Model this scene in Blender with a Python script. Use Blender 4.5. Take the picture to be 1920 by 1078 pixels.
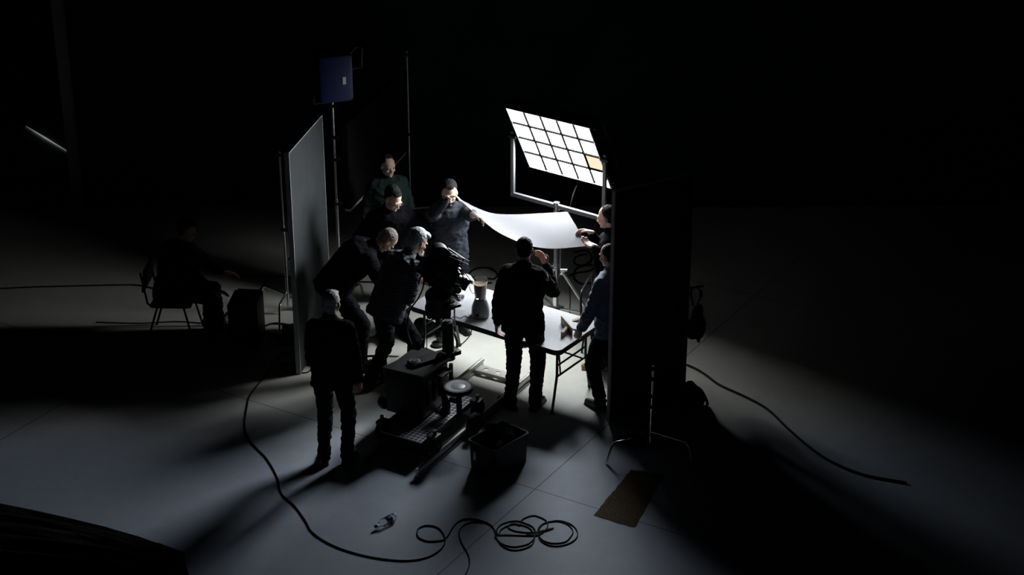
import bpy, bmesh, math, random
from mathutils import Vector, Matrix, noise
random.seed(7)
PI = math.pi
V = Vector
C = bpy.context.scene.collection
for o in list(bpy.data.objects):
    bpy.data.objects.remove(o)

# ------------------------------------------------------------ camera, world, exposure
CAM_H, CAM_TH, CAM_F = 8.95, math.radians(25), 3500.0
cam = bpy.data.cameras.new('camera')
cam.sensor_width = 36.0
cam.lens = CAM_F / 1920 * 36.0
cam.clip_end = 200
camo = bpy.data.objects.new('camera', cam)
C.objects.link(camo)
camo.location = (0, 0, CAM_H)
camo.rotation_euler = (PI / 2 - CAM_TH, 0, 0)
sc = bpy.context.scene
sc.camera = camo
w = bpy.data.worlds.new('world')
sc.world = w
w.use_nodes = True
w.node_tree.nodes['Background'].inputs[0].default_value = (0.5, 0.6, 1, 1)
w.node_tree.nodes['Background'].inputs[1].default_value = 0.0
sc.view_settings.view_transform = 'Standard'
sc.view_settings.look = 'None'
sc.view_settings.gamma = 1
sc.view_settings.exposure = 0.0
sc.view_settings.use_curve_mapping = False
PANEL_E = 26.0
BEAM_W = 55.0          # the panel's forward beam, watts          # brightness of the light panel's cells
SHEET_T = 0.35          # light let through by the white sheet


def ray(px, py):
    c, s = math.cos(CAM_TH), math.sin(CAM_TH)
    x = (px - 960) / CAM_F
    y = -(py - 539) / CAM_F
    return V((x, c + y * s, -s + y * c))


def at(px, py, z=0.0):
    r = ray(px, py)
    return V((0, 0, CAM_H)) + r * ((z - CAM_H) / r.z)


def atY(px, py, Y):
    r = ray(px, py)
    return V((0, 0, CAM_H)) + r * (Y / r.y)


# ------------------------------------------------------------ materials
def mat(name, col, rough=.6, metal=0, bump=0, bscale=60, var=0, vscale=8, spec=.5, coat=0):
    m = bpy.data.materials.new(name)
    m.use_nodes = True
    nt = m.node_tree
    b = nt.nodes['Principled BSDF']
    b.inputs['Base Color'].default_value = (*col, 1)
    b.inputs['Roughness'].default_value = rough
    b.inputs['Metallic'].default_value = metal
    b.inputs['Specular IOR Level'].default_value = spec
    b.inputs['Coat Weight'].default_value = coat
    tc = nt.nodes.new('ShaderNodeTexCoord')
    if var:
        n = nt.nodes.new('ShaderNodeTexNoise')
        n.inputs['Scale'].default_value = vscale
        n.inputs['Detail'].default_value = 5
        nt.links.new(tc.outputs['Object'], n.inputs['Vector'])
        r = nt.nodes.new('ShaderNodeValToRGB')
        r.color_ramp.elements[0].position = .3
        r.color_ramp.elements[1].position = .7
        r.color_ramp.elements[0].color = (*[c * (1 - var) for c in col], 1)
        r.color_ramp.elements[1].color = (*[min(1, c * (1 + var)) for c in col], 1)
        nt.links.new(n.outputs['Fac'], r.inputs['Fac'])
        nt.links.new(r.outputs['Color'], b.inputs['Base Color'])
    if bump:
        n = nt.nodes.new('ShaderNodeTexNoise')
        n.inputs['Scale'].default_value = bscale
        n.inputs['Detail'].default_value = 4
        nt.links.new(tc.outputs['Object'], n.inputs['Vector'])
        bp = nt.nodes.new('ShaderNodeBump')
        bp.inputs['Strength'].default_value = bump
        bp.inputs['Distance'].default_value = .01
        nt.links.new(n.outputs['Fac'], bp.inputs['Height'])
        nt.links.new(bp.outputs['Normal'], b.inputs['Normal'])
    return m


def floor_material():
    m = bpy.data.materials.new('painted_concrete')
    m.use_nodes = True
    nt = m.node_tree
    N, L = nt.nodes.new, nt.links.new
    b = nt.nodes['Principled BSDF']
    tc = N('ShaderNodeTexCoord')

    def nz(scale, det=6, rough=.6):
        n = N('ShaderNodeTexNoise')
        n.inputs['Scale'].default_value = scale
        n.inputs['Detail'].default_value = det
        n.inputs['Roughness'].default_value = rough
        L(tc.outputs['Object'], n.inputs['Vector'])
        return n.outputs['Fac']

    def M(op, a, c=None, d=None, clamp=False):
        n = N('ShaderNodeMath')
        n.operation = op
        n.use_clamp = clamp
        for i, v in enumerate((a, c, d)):
            if v is None:
                continue
            if isinstance(v, (int, float)):
                n.inputs[i].default_value = v
            else:
                L(v, n.inputs[i])
        return n.outputs[0]
    big = nz(.7, 4)
    mid = nz(6, 6)
    fine = nz(130, 2)
    val = M('ADD', M('MULTIPLY', big, .22), M('MULTIPLY', mid, .14))
    val = M('ADD', val, M('MULTIPLY', fine, .42))
    val = M('ADD', val, .24)
    # joints between the slabs: a grid turned with the room's axes
    mp = N('ShaderNodeMapping')
    mp.vector_type = 'POINT'
    ang = math.radians(SEAM_ANG)
    mp.inputs['Rotation'].default_value = (0, 0, ang)
    L(tc.outputs['Object'], mp.inputs['Vector'])
    sx = N('ShaderNodeSeparateXYZ')
    L(mp.outputs['Vector'], sx.inputs[0])
    p = Matrix.Rotation(ang, 3, 'Z') @ SEAM_PT

    def seam(coord, off, step):
        a = M('ADD', coord, -off + step * 40)
        a = M('MODULO', a, step)
        a = M('ABSOLUTE', M('SUBTRACT', M('MODULO', M('ADD', a, step / 2), step), step / 2))
        return M('LESS_THAN', a, .0045)
    s = M('MAXIMUM', seam(sx.outputs[0], p.x, SEAM_STEP[0]), seam(sx.outputs[1], p.y, SEAM_STEP[1]))
    # scuffs and dark specks
    vo = N('ShaderNodeTexVoronoi')
    vo.inputs['Scale'].default_value = 5
    L(tc.outputs['Object'], vo.inputs['Vector'])
    sp = M('LESS_THAN', vo.outputs['Distance'], .035)
    sp = M('MULTIPLY', sp, M('GREATER_THAN', mid, .5))
    dark = M('SUBTRACT', 1.0, M('MAXIMUM', M('MULTIPLY', s, .8), M('MULTIPLY', sp, .45)))
    val = M('MULTIPLY', val, dark)
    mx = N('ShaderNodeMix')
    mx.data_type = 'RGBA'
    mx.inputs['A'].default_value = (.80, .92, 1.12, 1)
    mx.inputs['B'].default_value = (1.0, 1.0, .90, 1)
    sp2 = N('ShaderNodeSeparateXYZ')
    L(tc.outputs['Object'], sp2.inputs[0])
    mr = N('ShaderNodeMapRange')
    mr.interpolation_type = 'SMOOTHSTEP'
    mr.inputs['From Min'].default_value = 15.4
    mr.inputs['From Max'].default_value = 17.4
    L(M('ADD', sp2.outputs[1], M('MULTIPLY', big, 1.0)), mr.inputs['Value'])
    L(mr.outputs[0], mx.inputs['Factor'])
    vm = N('ShaderNodeVectorMath')
    vm.operation = 'SCALE'
    L(mx.outputs['Result'], vm.inputs[0])
    L(val, vm.inputs['Scale'])
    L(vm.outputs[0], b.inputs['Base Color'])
    b.inputs['Roughness'].default_value = .62
    b.inputs['Specular IOR Level'].default_value = .25
    bp = N('ShaderNodeBump')
    bp.inputs['Strength'].default_value = .25
    bp.inputs['Distance'].default_value = .004
    L(M('SUBTRACT', fine, s), bp.inputs['Height'])
    L(bp.outputs[0], b.inputs['Normal'])
    return m


_a, _b = at(818, 1078), at(1074, 853)
SEAM_ANG = math.degrees(math.atan2((_b - _a).x, (_b - _a).y))
SEAM_PT = at(1003, 917)
SEAM_STEP = (4.88, 4.88)

black_cloth = mat('black_cloth', (.012, .012, .014), .95, bump=.5, bscale=90, spec=.15)
dark_wall = mat('black_paint', (.012, .014, .016), .9, var=.4, vscale=1.5, spec=.1)
teal_wall = mat('dark_blue_green_paint', (.012, .022, .026), .9, var=.4, vscale=1.5, spec=.1)
trim_m = mat('dull_grey_trim', (.35, .37, .35), .8)
black_metal = mat('black_metal', (.007, .007, .008), .42, metal=.0, spec=.35)
black_plastic = mat('black_plastic', (.006, .006, .007), .55, bump=.1, spec=.25)
black_rubber = mat('black_rubber', (.012, .012, .012), .75, spec=.3)
chrome = mat('chrome', (.75, .76, .78), .22, metal=1)
alu = mat('aluminium', (.62, .63, .65), .42, metal=.9, bump=.05, bscale=200)
grey_metal = mat('grey_painted_metal', (.13, .135, .14), .5, metal=.2)
track_m = mat('track_aluminium', (.50, .49, .46), .45, metal=.5, bump=.05)
white_plastic = mat('off_white_table_plastic', (.46, .47, .50), .5, bump=.25, bscale=260, var=.06, vscale=30, spec=.3)
table_edge = mat('dark_table_edge', (.05, .05, .055), .5)
table_leg = mat('dark_grey_steel', (.05, .05, .05), .4, spec=.6)
paper = mat('white_paper', (.78, .79, .83), .8, bump=.1)
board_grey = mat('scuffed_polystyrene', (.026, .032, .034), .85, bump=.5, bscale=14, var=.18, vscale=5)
board_black = mat('black_board_face', (.012, .012, .013), .8, bump=.3, bscale=30, var=.3, vscale=4, spec=.2)
board_edge = mat('board_edge', (.42, .43, .44), .8)
lit_edge_tone = mat('lit_edge_tone', (.6, .6, .62), .7)
wood = mat('raw_wood', (.42, .33, .23), .7, var=.25, vscale=25)
wood_dark = mat('dark_wood', (.10, .07, .05), .7, var=.25, vscale=25)
mat_brown = mat('brown_coir', (.30, .235, .165), .95, bump=1.0, bscale=140, var=.45, vscale=60, spec=.1)
blue_paint = mat('blue_lamp_paint', (.002, .010, .09), .5)
yellow = mat('yellow_tape', (.75, .68, .10), .6)
red_tape = mat('red_tape', (.45, .02, .05), .6)
skin = mat('skin', (.52, .33, .25), .55, bump=.15, bscale=120, var=.08, vscale=20)
skin_pale = mat('pale_skin', (.62, .43, .35), .55, bump=.15, bscale=120)
hair_dark = mat('dark_hair', (.008, .006, .006), .7, bump=1, bscale=160, spec=.2)
hair_grey = mat('grey_hair', (.38, .39, .41), .6, bump=1, bscale=140, var=.5, vscale=60)
hair_thin = mat('thin_grey_hair', (.22, .19, .17), .65, bump=1, bscale=140, var=.4, vscale=60)
hair_brown = mat('brown_hair', (.025, .017, .013), .7, bump=1, bscale=160, spec=.2)
coffee = mat('milky_coffee', (.40, .29, .21), .35, var=.15, vscale=40)
grey_plastic = mat('grey_appliance_plastic', (.22, .23, .25), .35, spec=.5, var=.05)
shirt_black = mat('black_sweater', (.007, .007, .009), .95, bump=.6, bscale=60, spec=.06)
shirt_navy = mat('charcoal_zip_shirt', (.022, .026, .034), .85, bump=.6, bscale=50, spec=.2)
shirt_green = mat('dark_green_tee', (.018, .036, .032), .9, bump=.5, bscale=50, spec=.2)
shirt_denim = mat('blue_grey_shirt', (.20, .24, .30), .85, bump=.6, bscale=60, var=.15, spec=.2)
denim = mat('dark_jeans', (.008, .010, .014), .9, bump=.6, bscale=60, spec=.08)
tan = mat('tan_suede', (.30, .20, .11), .85, bump=.4)
shoe_m = mat('black_leather', (.010, .010, .011), .5, spec=.4)
drape_m = mat('black_drape', (.010, .010, .014), .9, bump=.8, bscale=50, spec=.2)
white_label = mat('white_label', (.85, .85, .85), .6)
clear_bag = mat('thin_pale_plastic', (.35, .38, .48), .3, bump=1, bscale=60)
eye_m = mat('eye_dark', (.02, .015, .012), .2)
rug_warm = None


hose_m = mat('olive_hose', (.20, .19, .15), .7)
dark_tube = mat('dark_chair_tube', (.05, .05, .055), .4, metal=.5)
divider_m = mat('matt_black_divider', (.006, .006, .006), .9, spec=.05)


def glass_mat(name, tint=(1, 1, 1), rough=.03, ior=1.45):
    m = mat(name, tint, rough)
    b = m.node_tree.nodes['Principled BSDF']
    b.inputs['Transmission Weight'].default_value = 1
    b.inputs['IOR'].default_value = ior
    return m


glass = glass_mat('clear_glass', (.95, .97, .97))
pet = glass_mat('clear_bottle_plastic', (.8, .88, .92), .12, 1.35)


def stripes_mat():
    m = mat('grey_striped_knit', (.2, .2, .22), .9, bump=.4, bscale=80, spec=.2)
    nt = m.node_tree
    b = nt.nodes['Principled BSDF']
    tc = nt.nodes.new('ShaderNodeTexCoord')
    wv = nt.nodes.new('ShaderNodeTexWave')
    wv.bands_direction = 'Z'
    wv.inputs['Scale'].default_value = 14
    wv.inputs['Distortion'].default_value = 1.2
    wv.inputs['Detail Scale'].default_value = 1
    nt.links.new(tc.outputs['Object'], wv.inputs['Vector'])
    r = nt.nodes.new('ShaderNodeValToRGB')
    r.color_ramp.elements[0].position = .35
    r.color_ramp.elements[1].position = .6
    r.color_ramp.elements[0].color = (.012, .014, .018, 1)
    r.color_ramp.elements[1].color = (.12, .13, .155, 1)
    nt.links.new(wv.outputs['Fac'], r.inputs['Fac'])
    nt.links.new(r.outputs['Color'], b.inputs['Base Color'])
    return m


shirt_stripe = stripes_mat()


def emit_mat(name, col, e):
    m = bpy.data.materials.new(name)
    m.use_nodes = True
    nt = m.node_tree
    nt.nodes.remove(nt.nodes['Principled BSDF'])
    em = nt.nodes.new('ShaderNodeEmission')
    em.inputs[0].default_value = (*col, 1)
    em.inputs[1].default_value = e
    nt.links.new(em.outputs[0], nt.nodes['Material Output'].inputs[0])
    return m


cell_white = emit_mat('panel_cell_light', (.95, .98, 1.0), PANEL_E)
cell_warm = emit_mat('panel_cell_warm_light', (1.0, .84, .60), PANEL_E * .04)


def sheet_mat():
    m = bpy.data.materials.new('white_diffusion_sheet')
    m.use_nodes = True
    nt = m.node_tree
    nt.nodes.remove(nt.nodes['Principled BSDF'])
    d = nt.nodes.new('ShaderNodeBsdfDiffuse')
    d.inputs[0].default_value = (.37, .37, .395, 1)
    t = nt.nodes.new('ShaderNodeBsdfTranslucent')
    t.inputs[0].default_value = (.30, .30, .31, 1)
    mx = nt.nodes.new('ShaderNodeMixShader')
    mx.inputs[0].default_value = SHEET_T
    nt.links.new(d.outputs[0], mx.inputs[1])
    nt.links.new(t.outputs[0], mx.inputs[2])
    nt.links.new(mx.outputs[0], nt.nodes['Material Output'].inputs[0])
    return m


def chequer_mat():
    """diamond tread plate: raised pale lozenges on darker metal"""
    m = mat('diamond_plate', (.4, .4, .42), .35, metal=.6)
    nt = m.node_tree
    b = nt.nodes['Principled BSDF']
    tc = nt.nodes.new('ShaderNodeTexCoord')
    ck = nt.nodes.new('ShaderNodeTexChecker')
    ck.inputs['Scale'].default_value = 30
    ck.inputs['Color1'].default_value = (.66, .68, .72, 1)
    ck.inputs['Color2'].default_value = (.13, .14, .17, 1)
    mp = nt.nodes.new('ShaderNodeMapping')
    mp.inputs['Rotation'].default_value = (0, 0, PI / 4)
    mp.inputs['Location'].default_value = (0, 0, .013)
    nt.links.new(tc.outputs['Object'], mp.inputs[0])
    nt.links.new(mp.outputs[0], ck.inputs['Vector'])
    nt.links.new(ck.outputs['Color'], b.inputs['Base Color'])
    return m


diamond = chequer_mat()


# ------------------------------------------------------------ mesh helpers
class MB:
    def __init__(s):
        s.bm = bmesh.new()

    def rings(s, rings, cap=True):
        bm = s.bm
        vr = [[bm.verts.new(p) for p in r] for r in rings]
        n = len(vr[0])
        for a, b in zip(vr, vr[1:]):
            for i in range(n):
                bm.faces.new((a[i], a[(i + 1) % n], b[(i + 1) % n], b[i]))
        if cap:
            bm.faces.new(list(reversed(vr[0])))
            bm.faces.new(vr[-1])
        return s

    def box(s, c, size, rot=None, bev=0):
        R = rot.to_3x3() if rot is not None else Matrix.Identity(3)
        r = bmesh.ops.create_cube(s.bm, size=1)
        vs = r['verts']
        for v in vs:
            v.co = R @ V((v.co.x * size[0], v.co.y * size[1], v.co.z * size[2])) + V(c)
        if bev:
            es = list({e for v in vs for e in v.link_edges})
            bmesh.ops.bevel(s.bm, geom=es, offset=bev, segments=2, affect='EDGES', profile=.6)
        return s

    def frame(s, d):
        d = d.normalized()
        a = V((0, 0, 1)) if abs(d.z) < .95 else V((1, 0, 0))
        x = a.cross(d).normalized()
        return x, d.cross(x).normalized()

    def cyl(s, a, b, r, r2=None, n=14, cap=True):
        a, b = V(a), V(b)
        r2 = r if r2 is None else r2
        x, y = s.frame(b - a)
        rg = lambda c, q: [c + (x * math.cos(2 * PI * i / n) + y * math.sin(2 * PI * i / n)) * q for i in range(n)]
        return s.rings([rg(a, r), rg(b, r2)], cap)

    def capsule(s, a, b, ra, rb, n=14):
        a, b = V(a), V(b)
        d = (b - a)
        if d.length < 1e-6:
            d = V((0, 0, 1e-4))
        dn = d.normalized()
        x, y = s.frame(dn)
        rings = []
        for t in (-85, -60, -35, 0):
            t = math.radians(t)
            c = a + dn * ra * math.sin(t)
            q = ra * math.cos(t)
            rings.append([c + (x * math.cos(2 * PI * i / n) + y * math.sin(2 * PI * i / n)) * q for i in range(n)])
        for t in (0, 35, 60, 85):
            t = math.radians(t)
            c = b + dn * rb * math.sin(t)
            q = rb * math.cos(t)
            rings.append([c + (x * math.cos(2 * PI * i / n) + y * math.sin(2 * PI * i / n)) * q for i in range(n)])
        return s.rings(rings)

    def ell(s, c, rad, R=None, seg=20, rng=12):
        R = R if R is not None else Matrix.Identity(3)
        r = bmesh.ops.create_uvsphere(s.bm, u_segments=seg, v_segments=rng, radius=1)
        for v in r['verts']:
            v.co = V(c) + R @ V((v.co.x * rad[0], v.co.y * rad[1], v.co.z * rad[2]))
        return s

    def tube(s, pts, r, n=8, smooth=True, closed=False, per=6):
        pts = [V(p) for p in pts]
        if smooth and len(pts) > 2:
            q = []
            m = len(pts)
            for i in range(m if closed else m - 1):
                p0 = pts[(i - 1) % m] if (closed or i > 0) else pts[0]
                p1, p2 = pts[i], pts[(i + 1) % m]
                p3 = pts[(i + 2) % m] if (closed or i < m - 2) else pts[-1]
                for k in range(per):
                    t = k / per
                    q.append(.5 * ((2 * p1) + (p2 - p0) * t + (2 * p0 - 5 * p1 + 4 * p2 - p3) * t * t + (3 * p1 - p0 - 3 * p2 + p3) * t ** 3))
            if not closed:
                q.append(pts[-1])
            pts = q
        rings = []
        prev = None
        m = len(pts)
        for i, p in enumerate(pts):
            d = (pts[min(i + 1, m - 1)] - pts[max(i - 1, 0)])
            if d.length < 1e-9:
                d = V((1, 0, 0))
            d.normalize()
            if prev is None:
                x, y = s.frame(d)
            else:
                x = (prev - d * prev.dot(d)).normalized()
                y = d.cross(x)
            prev = x
            rings.append([p + (x * math.cos(2 * PI * k / n) + y * math.sin(2 * PI * k / n)) * r for k in range(n)])
        if closed:
            rings.append(rings[0])
        return s.rings(rings, not closed)

    def lathe(s, c, prof, n=32, axis=None):
        c = V(c)
        ax = V(axis) if axis is not None else V((0, 0, 1))
        x, y = s.frame(ax)
        ax = ax.normalized()
        rings = [[c + ax * z + (x * math.cos(2 * PI * i / n) + y * math.sin(2 * PI * i / n)) * max(r, 1e-4) for i in range(n)] for r, z in prof]
        return s.rings(rings, False)

    def prism(s, poly, z0, z1):
        lo = [s.bm.verts.new((p[0], p[1], z0)) for p in poly]
        hi = [s.bm.verts.new((p[0], p[1], z1)) for p in poly]
        n = len(poly)
        s.bm.faces.new(list(reversed(lo)))
        s.bm.faces.new(hi)
        for i in range(n):
            s.bm.faces.new((lo[i], lo[(i + 1) % n], hi[(i + 1) % n], hi[i]))
        return s

    def hexa(s, b, t):
        """solid between two quads given as 4 + 4 world points"""
        lo = [s.bm.verts.new(p) for p in b]
        hi = [s.bm.verts.new(p) for p in t]
        s.bm.faces.new(list(reversed(lo)))
        s.bm.faces.new(hi)
        for i in range(4):
            s.bm.faces.new((lo[i], lo[(i + 1) % 4], hi[(i + 1) % 4], hi[i]))
        return s

    def mesh(s, name, smooth=True, auto=40):
        bmesh.ops.recalc_face_normals(s.bm, faces=s.bm.faces)
        me = bpy.data.meshes.new(name)
        s.bm.to_mesh(me)
        s.bm.free()
        if smooth:
            for p in me.polygons:
                p.use_smooth = True
            try:
                me.set_sharp_from_angle(angle=math.radians(auto))
            except Exception:
                pass
        return me


def tag(o, label=None, cat=None, group=None, kind=None):
    for k, v in (('label', label), ('category', cat), ('group', group), ('kind', kind)):
        if v:
            o[k] = v
    return o


def single(name, mb, m, label=None, cat=None, group=None, kind=None, loc=None):
    """a thing that is one mesh, built in world coordinates; its origin goes to its base"""
    me = mb.mesh(name) if isinstance(mb, MB) else mb
    me.materials.append(m)
    if loc is None:
        xs = [v.co for v in me.vertices]
        loc = V((sum(p.x for p in xs) / len(xs), sum(p.y for p in xs) / len(xs), min(p.z for p in xs)))
    me.transform(Matrix.Translation(-V(loc)))
    o = bpy.data.objects.new(name, me)
    o.location = loc
    C.objects.link(o)
    return tag(o, label, cat, group, kind)


class Thing:
    def __init__(s, name, label, cat, loc=(0, 0, 0), rz=0, group=None):
        s.o = bpy.data.objects.new(name, None)
        s.o.empty_display_size = .2
        s.o.location = loc
        s.o.rotation_euler = (0, 0, rz)
        C.objects.link(s.o)
        s.M = Matrix.Translation(V(loc)) @ Matrix.Rotation(rz, 4, 'Z')
        tag(s.o, label, cat, group)

    def part(s, name, mb, m, world=False, parent=None, label=None, kind=None):
        me = mb.mesh(name) if isinstance(mb, MB) else mb
        me.materials.append(m)
        if world:
            me.transform(s.M.inverted())
        o = bpy.data.objects.new(name, me)
        C.objects.link(o)
        o.parent = parent or s.o
        if label:
            o['label'] = label
        if kind:
            o['kind'] = kind
        return o


def remesh(mb, voxel, smooth=3, fac=.5):
    me = mb.mesh('tmp', False)
    o = bpy.data.objects.new('tmp', me)
    C.objects.link(o)
    r = o.modifiers.new('r', 'REMESH')
    r.mode = 'VOXEL'
    r.voxel_size = voxel
    if smooth:
        q = o.modifiers.new('s', 'SMOOTH')
        q.iterations = smooth
        q.factor = fac
    bpy.context.view_layer.update()
    dg = bpy.context.evaluated_depsgraph_get()
    out = bpy.data.meshes.new_from_object(o.evaluated_get(dg))
    bpy.data.objects.remove(o)
    bpy.data.meshes.remove(me)
    for p in out.polygons:
        p.use_smooth = True
    return out


def folds(me, amp, scale=7.0, stretch=(1, 1, 2.2), seed=0):
    """cloth folds: push the surface in and out along its normals"""
    sd = V((seed * 3.1, seed * 1.7, seed * .9))
    nrm = [v.normal.copy() for v in me.vertices]
    for v, n in zip(me.vertices, nrm):
        p = V((v.co.x * stretch[0], v.co.y * stretch[1], v.co.z * stretch[2])) * scale + sd
        k = noise.noise(p) + .5 * noise.noise(p * 2.3)
        k = max(-.35, 1 - abs(k) * 2.2)
        v.co += n * amp * k
    return me


# ------------------------------------------------------------ the setting
FA = 34.6            # the table's and the stage's turn, degrees
fl = MB()
fl.box((-1, 14, -.05), (30, 30, .1))
single('floor', fl, floor_material(), kind='structure', loc=(0, 0, 0))
single('wall_back', MB().box((3.6, 21.72, 5.5), (18.2, .2, 11)), teal_wall, kind='structure')
single('wall_left', MB().box((-16.1, 14, 5.5), (.2, 30, 11)), dark_wall, kind='structure')
single('wall_right', MB().box((12.8, 14, 5.5), (.2, 30, 11)), dark_wall, kind='structure')
single('wall_alcove', MB().box((-10.7, 26.0, 5.5), (10.8, .2, 11)), dark_wall, kind='structure')
single('wall_front', MB().box((-1, -1.1, 5.5), (30, .2, 11)), dark_wall, kind='structure')
single('ceiling', MB().box((-1, 14, 11.05), (30, 30, .1)), dark_wall, kind='structure')
single('trim_1', MB().box((-5.41, 21.56, 5.5), (.12, .16, 11)), trim_m, kind='structure')
single('baseboard_back', MB().box((-.2, 21.6, .04), (10.3, .03, .08)), board_black, kind='structure')

a, b = at(48, 236, .012), at(134, 288, .012)  # thin bright line given its own added glow; no lamp identified here
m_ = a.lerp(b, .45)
single('glow_line', MB().cyl(a, m_, .001, .010, n=8, cap=True).cyl(m_, b, .010, .001, n=8, cap=True), emit_mat('dim_line_glow', (.9, .95, 1), .22),
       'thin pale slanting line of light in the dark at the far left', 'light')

# ------------------------------------------------------------ table and what is on it
TA = math.radians(-FA)
tc_, tz = V((-.08, 16.975, 0)), .74
TL, TW = 1.83, .78
T = Thing('folding_table', 'long white plastic folding table with dark edge under the held sheet', 'table', tc_, TA)


def rrect(w, d, r, n=6):
    pts = []
    for cx, cy, a0 in ((w / 2 - r, d / 2 - r, 0), (-w / 2 + r, d / 2 - r, 90), (-w / 2 + r, -d / 2 + r, 180), (w / 2 - r, -d / 2 + r, 270)):
        for i in range(n + 1):
            a = math.radians(a0 + 90 * i / n)
            pts.append((cx + r * math.cos(a), cy + r * math.sin(a)))
    return pts


top = T.part('tabletop', MB().prism(rrect(TL, TW, .07), tz - .012, tz), white_plastic)
T.part('rim', MB().prism(rrect(TL + .004, TW + .004, .07), tz - .055, tz - .006), table_edge, parent=top)
for sx in (-1, 1):
    X = sx * (TL / 2 - .10)
    zt, zb = tz - .05, .36
    for sy in (-1, 1):
        y0 = sy * .26
        T.part('leg', MB().tube([(X, y0, zt), (X, y0, .40), (X, y0 + sy * .012, .34), (X, y0 + sy * .075, .05), (X, y0 + sy * .085, .012)], .0135, smooth=False, n=12), table_leg)
        T.part('foot_cap', MB().cyl((X, y0 + sy * .086, 0), (X, y0 + sy * .084, .03), .017), black_rubber)
    T.part('cross_bar', MB().cyl((X, -.26, .38), (X, .26, .38), .011).cyl((X, -.26, .50), (X, .26, .50), .010), table_leg)
    T.part('brace', MB().cyl((X - sx * .38, 0, zt), (X - sx * .15, 0, .52), .010).cyl((X - sx * .15, 0, .52), (X, -.2, .39), .009).cyl((X - sx * .15, 0, .52), (X, .2, .39), .009), table_leg)

# stage blender
bl = at(901, 592, tz)
B = Thing('blender', 'grey countertop blender with a clear jug of milky coffee on the table', 'blender', bl)


def sq(r, z, k=.35, n=32):
    out = []
    for i in range(n):
        a = 2 * PI * i / n
        c, s_ = math.cos(a), math.sin(a)
        q = (abs(c) ** (2 / (2 + k * 4)) * (1 if c > 0 else -1), abs(s_) ** (2 / (2 + k * 4)) * (1 if s_ > 0 else -1))
        out.append(V((r * q[0], r * q[1], z)))
    return out


mb = MB()
mb.rings([sq(.070, 0), sq(.088, .008), sq(.092, .03), sq(.090, .09), sq(.078, .13, .3), sq(.063, .17, .1), sq(.058, .19, 0), sq(.05, .192, 0)])
base = B.part('motor_base', mb, grey_plastic)
B.part('switch_knob', MB().cyl((-.03, -.088, .05), (-.03, -.102, .05), .016), black_plastic, parent=base)
B.part('foot_ring', MB().rings([sq(.084, 0), sq(.0885, .012)]), black_rubber, parent=base)
jug = MB()
jug.lathe((0, 0, 0), [(0.001, .197), (.050, .197), (.056, .21), (.070, .33), (.078, .395), (.080, .40), (.0775, .402), (.0745, .395), (.067, .33), (.0525, .215), (.001, .212)])
jg = B.part('glass_jug', jug, glass)
B.part('handle', MB().tube([(-.070, .010, .385), (-.105, .012, .37), (-.108, .012, .31), (-.085, .012, .255), (-.060, .010, .245)], .007), glass, parent=jg)
B.part('drink', MB().lathe((0, 0, 0), [(0, .214), (.051, .214), (.0515, .218), (.0655, .33), (.0700, .362), (.060, .359), (.02, .357), (0, .355)]), coffee, label='milky brown drink inside the jug')
cd = [(-.085, -.02), (-.12, -.05), (-.16, -.01), (-.20, -.06), (-.26, -.03), (-.30, -.07)]
B.part('power_cord', MB().tube([(x, y, .005) for x, y in cd], .003), black_rubber)

# roll of paper and sheet of paper
a, b = at(848, 549, tz + .033), at(871, 559, tz + .033)
d = (b - a).normalized()
mb = MB().lathe(a - d * .03, [(.024, 0), (.034, 0), (.034, .18), (.024, .18), (.024, 0)], axis=d)
single('paper_roll', mb, paper, 'hollow white roll of paper lying on the table beside the camera', 'roll')
q = [at(x, y, tz + .001) for x, y in ((836, 563), (851, 557), (872, 580), (850, 584))]
mb = MB()
n = 8
for zz in (0, .0012):
    pass
g = [[q[0].lerp(q[1], i / n).lerp(q[3].lerp(q[2], i / n), j / n) + V((0, 0, .004 * abs(noise.noise(V((i * .5, j * .5, 2))))))
      for i in range(n + 1)] for j in range(n + 1)]
vv = [[mb.bm.verts.new(p) for p in r] for r in g]
for j in range(n):
    for i in range(n):
        mb.bm.faces.new((vv[j][i], vv[j][i + 1], vv[j + 1][i + 1], vv[j + 1][i]))
bmesh.ops.solidify(mb.bm, geom=mb.bm.faces[:], thickness=.001)
single('paper_sheet', mb, paper, 'loose white sheet of paper lying on the table below the roll', 'paper')

# wooden pieces on the table


def plank(p0, p1, h, t, z=tz):
    a, b = V((p0.x, p0.y, z)), V((p1.x, p1.y, z))
    n_ = V((-(b - a).y, (b - a).x, 0)).normalized() * t / 2
    u = V((0, 0, h))
    return MB().hexa([a - n_, b - n_, b + n_, a + n_], [a - n_ + u, b - n_ + u, b + n_ + u, a + n_ + u])


single('wooden_board', plank(at(1052, 606, tz), at(1073, 630, tz), .085, .006), wood, 'thin wooden board standing on edge on the right end of the table', 'wooden board')
a, b = at(1054, 632, tz), at(1066, 618, tz)
single('wooden_block', plank(a, b, .055, .03), wood, 'short wooden block propped against the standing board on the table', 'wooden block')
a, b = at(1073, 603, tz), at(1099, 603, tz)
n_ = V((-(b - a).y, (b - a).x, 0)).normalized() * .045
mb = MB().hexa([a, b, b + n_, a + n_], [a + V((0, 0, .004)), b + V((0, 0, .05)), b + n_ + V((0, 0, .05)), a + n_ + V((0, 0, .004))])
single('wooden_wedge', mb, wood, 'low wooden wedge lying near the right end of the table', 'wooden wedge')

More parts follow.
